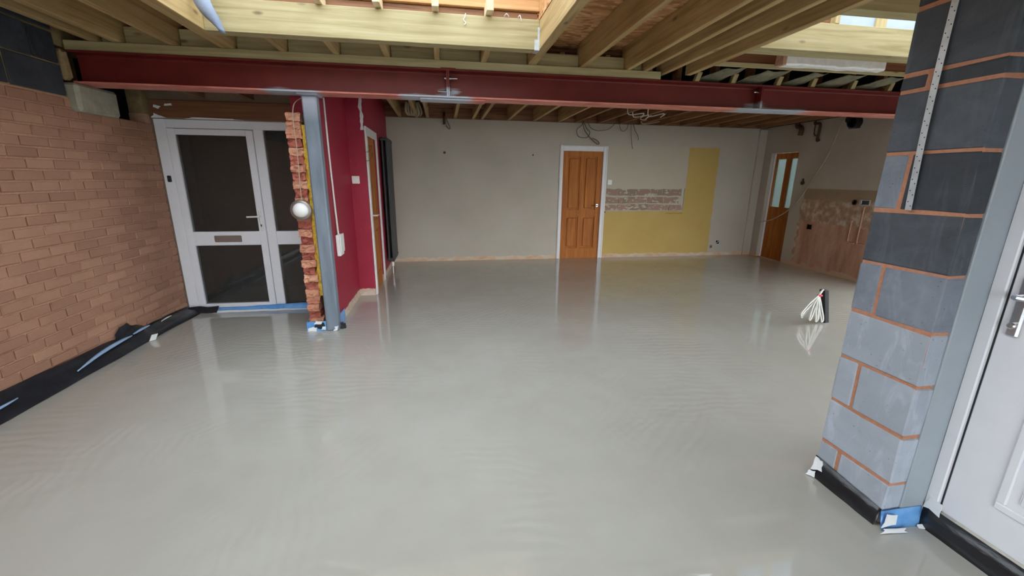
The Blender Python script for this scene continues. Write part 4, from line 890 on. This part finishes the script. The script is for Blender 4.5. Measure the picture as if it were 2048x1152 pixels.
for i, (x, y) in enumerate(((2.75, 6.3), (2.9, 6.45), (3.05, 6.25))):
    cable('ceiling_cable', [(x, y, 2.50), (x + 0.1, y + 0.15, 2.44 - 0.01 * i), (x + 0.28, y + 0.05, 2.45), (x + 0.36, y + 0.3, 2.43), (x + 0.5, y + 0.4, 2.50)], 0.007, 'cable_white', ['first', 'second', 'third'][i] + ' tangled white cable under the old joists, counted from the left', group='white cables under the joists')
# bundle of crumpled insulation in the ceiling
bm = bmesh.new()
for i in range(7):
    a = i * 0.9; tube(bm, smooth_path([(-0.5 + 0.03 * i, 7.1 + 0.05 * math.sin(a), 2.60), (-0.52 + 0.04 * i, 7.2, 2.50 + 0.02 * math.sin(a)), (-0.5 + 0.03 * i, 7.35 + 0.02 * i, 2.46), (-0.44 + 0.02 * i, 7.5, 2.49)], 5), 0.018, 6)
obj('crumpled_sheet', bm, 'cable_cream', smooth=True, label='bunched pale sheeting between the first two bare ceiling joists', cat='sheeting')

# right wall bits
X1 = XR - 0.01
rb = thing('pipe_elbow', (X1, 6.84, 2.26), 'dark bent pipe stub at the top of the right wall, left of two', 'pipe')
bm = bmesh.new(); tube(bm, smooth_path([(X1 - 0.03, 6.93, 2.50), (X1 - 0.03, 6.92, 2.42), (X1 - 0.03, 6.86, 2.40), (X1 - 0.03, 6.82, 2.36), (X1 - 0.03, 6.83, 2.26)], 5), 0.038, 12); obj('pipe', bm, 'copper_dull', rb, smooth=True)
rb = thing('pipe_elbow', (X1, 6.5, 2.15), 'thin dark pipe bracket at the top of the right wall, right of two', 'pipe')
bm = bmesh.new(); tube(bm, smooth_path([(X1 - 0.03, 6.56, 2.50), (X1 - 0.03, 6.56, 2.42), (X1 - 0.03, 6.46, 2.41), (X1 - 0.03, 6.45, 2.30), (X1 - 0.03, 6.46, 2.15), (X1 - 0.03, 6.42, 2.15)], 5), 0.020, 10); obj('pipe', bm, 'copper_dull', rb, smooth=True)
bm = bmesh.new(); tube(bm, smooth_path([(X1 - 0.03, 6.55, 2.40), (X1 - 0.03, 6.54, 2.25), (X1 - 0.03, 6.47, 2.22)], 5), 0.008, 8); obj('thin_pipe', bm, 'copper_dull', rb, smooth=True)
bp = thing('black_pipe_end', (XR, 5.86, 2.28), 'black waste pipe end at the top of the right wall under the red beam', 'pipe')
bm = bmesh.new(); lathe(bm, [(0.085, 0.06), (0.085, -0.10), (0.070, -0.10), (0.070, -0.02)], (XR, 5.83, 2.355), 'x', 22); obj('pipe', bm, 'black_plastic', bp, smooth=False)
bm = bmesh.new(); lathe(bm, [(0.05, 0.06), (0.05, -0.05), (0.02, -0.05)], (XR, 5.95, 2.41), 'x', 16); obj('side_pipe', bm, 'black_plastic', bp)
cable('draped_cable', [(X1 - 0.02, 6.05, 2.46), (X1 - 0.03, 6.12, 2.15), (X1 - 0.03, 6.20, 1.90), (X1 - 0.03, 6.36, 1.59), (X1 - 0.02, 6.62, 1.17), (X1 - 0.02, 6.82, 0.97), (X1 - 0.02, 7.0, 0.855), (X1 - 0.02, 7.2, 0.76), (X1 - 0.02, 7.52, 0.68)], 0.009, 'cable_cream', 'long pale cable draped diagonally across the right wall and its wooden door', 8)
ov = thing('pipe_outlet', (XR, 6.63, 1.42), 'small dark oval pipe outlet beside the glazed wooden door', 'outlet')
bm = bmesh.new(); lathe(bm, [(0.035, 0.0), (0.038, -0.015), (0.026, -0.018), (0.022, -0.006)], (XR - 0.0005, 6.63, 1.46), 'x', 16); obj('collar', bm, 'copper_dull', ov)
B('clip', 'black_plastic', (XR - 0.018, XR - 0.001, 6.615, 6.645, 1.495, 1.53), ov, bevel=0.003)
hb = thing('back_box', (XR, 6.33, 0.69), 'small dark sunk back box in the bare plaster near the glazed wooden door', 'back box')
B('inside', 'void_black', (XR - 0.003, XR - 0.0008, 6.29, 6.37, 0.685, 0.765), hb); B('box_rim', 'copper_dull', [(XR - 0.006, XR - 0.0005, 6.37, 6.378, 0.68, 0.77), (XR - 0.006, XR - 0.0005, 6.282, 6.29, 0.68, 0.77)], hb)
rbx = thing('round_back_box', (XR, 5.60, 1.14), 'round dark conduit box on the bare plaster right of the wooden door', 'back box')
bm = bmesh.new(); lathe(bm, [(0.042, 0.0), (0.042, -0.014), (0.032, -0.014), (0.030, -0.004)], (XR - 0.0005, 5.60, 1.18), 'x', 18); obj('rim', bm, 'copper_dull', rbx); bm = bmesh.new(); lathe(bm, [(0.029, 0.0), (0.029, -0.005)], (XR - 0.001, 5.60, 1.18), 'x', 14); obj('inside', bm, 'void_black', rbx)
sbx = thing('double_back_box', (XR, 5.44, 1.13), 'wide metal back box with a bright tab, on the bare plaster', 'back box')
B('box_rim', 'galvanised', [(XR - 0.012, XR - 0.0005, 5.36, 5.52, 1.215, 1.225), (XR - 0.012, XR - 0.0005, 5.36, 5.52, 1.145, 1.155), (XR - 0.012, XR - 0.0005, 5.51, 5.52, 1.155, 1.215), (XR - 0.012, XR - 0.0005, 5.36, 5.37, 1.155, 1.215)], sbx)
B('inside', 'anthracite', (XR - 0.004, XR - 0.001, 5.37, 5.51, 1.155, 1.215), sbx); B('bright_tab', 'galvanised', (XR - 0.016, XR - 0.005, 5.485, 5.50, 1.16, 1.215), sbx, bevel=0.002)
for i, (y, za, zb) in enumerate(((5.58, 0.57, 0.92), (5.43, 0.57, 1.14))):
    bm = bmesh.new(); tube(bm, smooth_path([(XR - 0.008, y, zb), (XR - 0.008, y, (za + zb) / 2), (XR - 0.008, y, za + 0.02), (XR - 0.008, y - 0.04, za), (XR - 0.008, y - 0.12, za)], 5), 0.011, 8)
    obj('conduit', bm, 'plaster_raw', smooth=True, label=['shorter plastered conduit drop', 'longer plastered conduit drop below the wide back box'][i] + ' on the bare plaster', cat='conduit')

# cable bundle rising from the screed
cbn = thing('cable_bundle', (4.06, 3.72, 0), 'tied white cables looped over a black upright strip standing in the wet screed', 'cables')
bm = bmesh.new(); box(bm, -0.026, 0.026, -0.035, 0.035, 0, 0.365, bevel=0.004)
for v in bm.verts: v.co.x += -0.085 * (v.co.z / 0.365)
bmesh.ops.translate(bm, verts=bm.verts, vec=(4.09, 3.73, 0.0)); obj('black_strip', bm, 'black_plastic', cbn)
top = Vector((3.93, 3.70, 0.325))
for i, (dx, dy, zz) in enumerate(((-0.20, -0.02, 0.10), (-0.14, 0.03, 0.06), (-0.10, -0.03, 0.05), (-0.06, 0.02, 0.035), (-0.02, -0.03, 0.03), (0.03, 0.01, 0.025), (0.06, -0.02, 0.02))):
    e = top + Vector((dx, dy, 0)); e.z = zz
    bm = bmesh.new(); tube(bm, smooth_path([(4.00, 3.73, 0.362), (3.965, 3.71, 0.368), top, top.lerp(e, 0.45) + Vector((-0.015, 0, 0.015)), e + Vector((0, 0, 0.03)), e + Vector((0.012, 0.004, 0)), e + Vector((0.03, 0.004, 0.03)), top.lerp(e, 0.4) + Vector((0.022, 0.01, 0)), top + Vector((0.01, 0.01, -0.02))], 6), 0.0085, 6)
    obj('cable_loop', bm, 'cable_white', cbn, smooth=True)
bm = bmesh.new(); lathe(bm, [(0.020, -0.010), (0.026, 0.0), (0.020, 0.010)], top + Vector((0.006, 0.002, -0.012)), 'z', 12); obj('tape_tie', bm, 'red_tape', cbn, label='red tape tie')

# torn white plaster left above the corner of the glazed door frame
tp = thing('torn_plaster_bits', (-2.78, 4.98, 2.04), 'torn white plaster bits above the top left corner of the glazed door frame', 'plaster scraps')
scrap('plaster_bit', 'tape_white', tp, [(-2.84, 4.975, 2.036), (-2.70, 4.975, 2.036), (-2.74, 4.97, 2.055), (-2.80, 4.968, 2.075)], 0.006)
scrap('plaster_bit', 'tape_white', tp, [(-2.80, 4.972, 2.135), (-2.76, 4.972, 2.12), (-2.735, 4.972, 2.145), (-2.79, 4.97, 2.16)], 0.006)
scrap('plaster_bit', 'tape_white', tp, [(-2.70, 4.972, 2.15), (-2.62, 4.972, 2.155), (-2.63, 4.97, 2.175), (-2.69, 4.97, 2.17)], 0.006)
scrap('plaster_bit', 'white_paint', tp, [(-2.55, 4.985, 2.034), (-1.95, 4.985, 2.034), (-2.1, 4.98, 2.046), (-2.5, 4.98, 2.052)], 0.006)
# short strings caught on the bright trimmer
for i, pts in enumerate(([(0.22, 3.645, 2.705), (0.215, 3.635, 2.68), (0.205, 3.64, 2.66), (0.22, 3.64, 2.64), (0.21, 3.64, 2.625)], [(0.52, 3.645, 2.705), (0.535, 3.62, 2.715), (0.555, 3.635, 2.70)], [(0.63, 3.645, 2.705), (0.64, 3.62, 2.71), (0.655, 3.635, 2.67)])):
    cable('loose_string', pts, 0.0035, 'tape_white', ['longest loose white string hanging over the bright trimmer', 'short curled white string on top of the bright trimmer', 'rightmost loose white string on the bright trimmer'][i], 6, 'string')
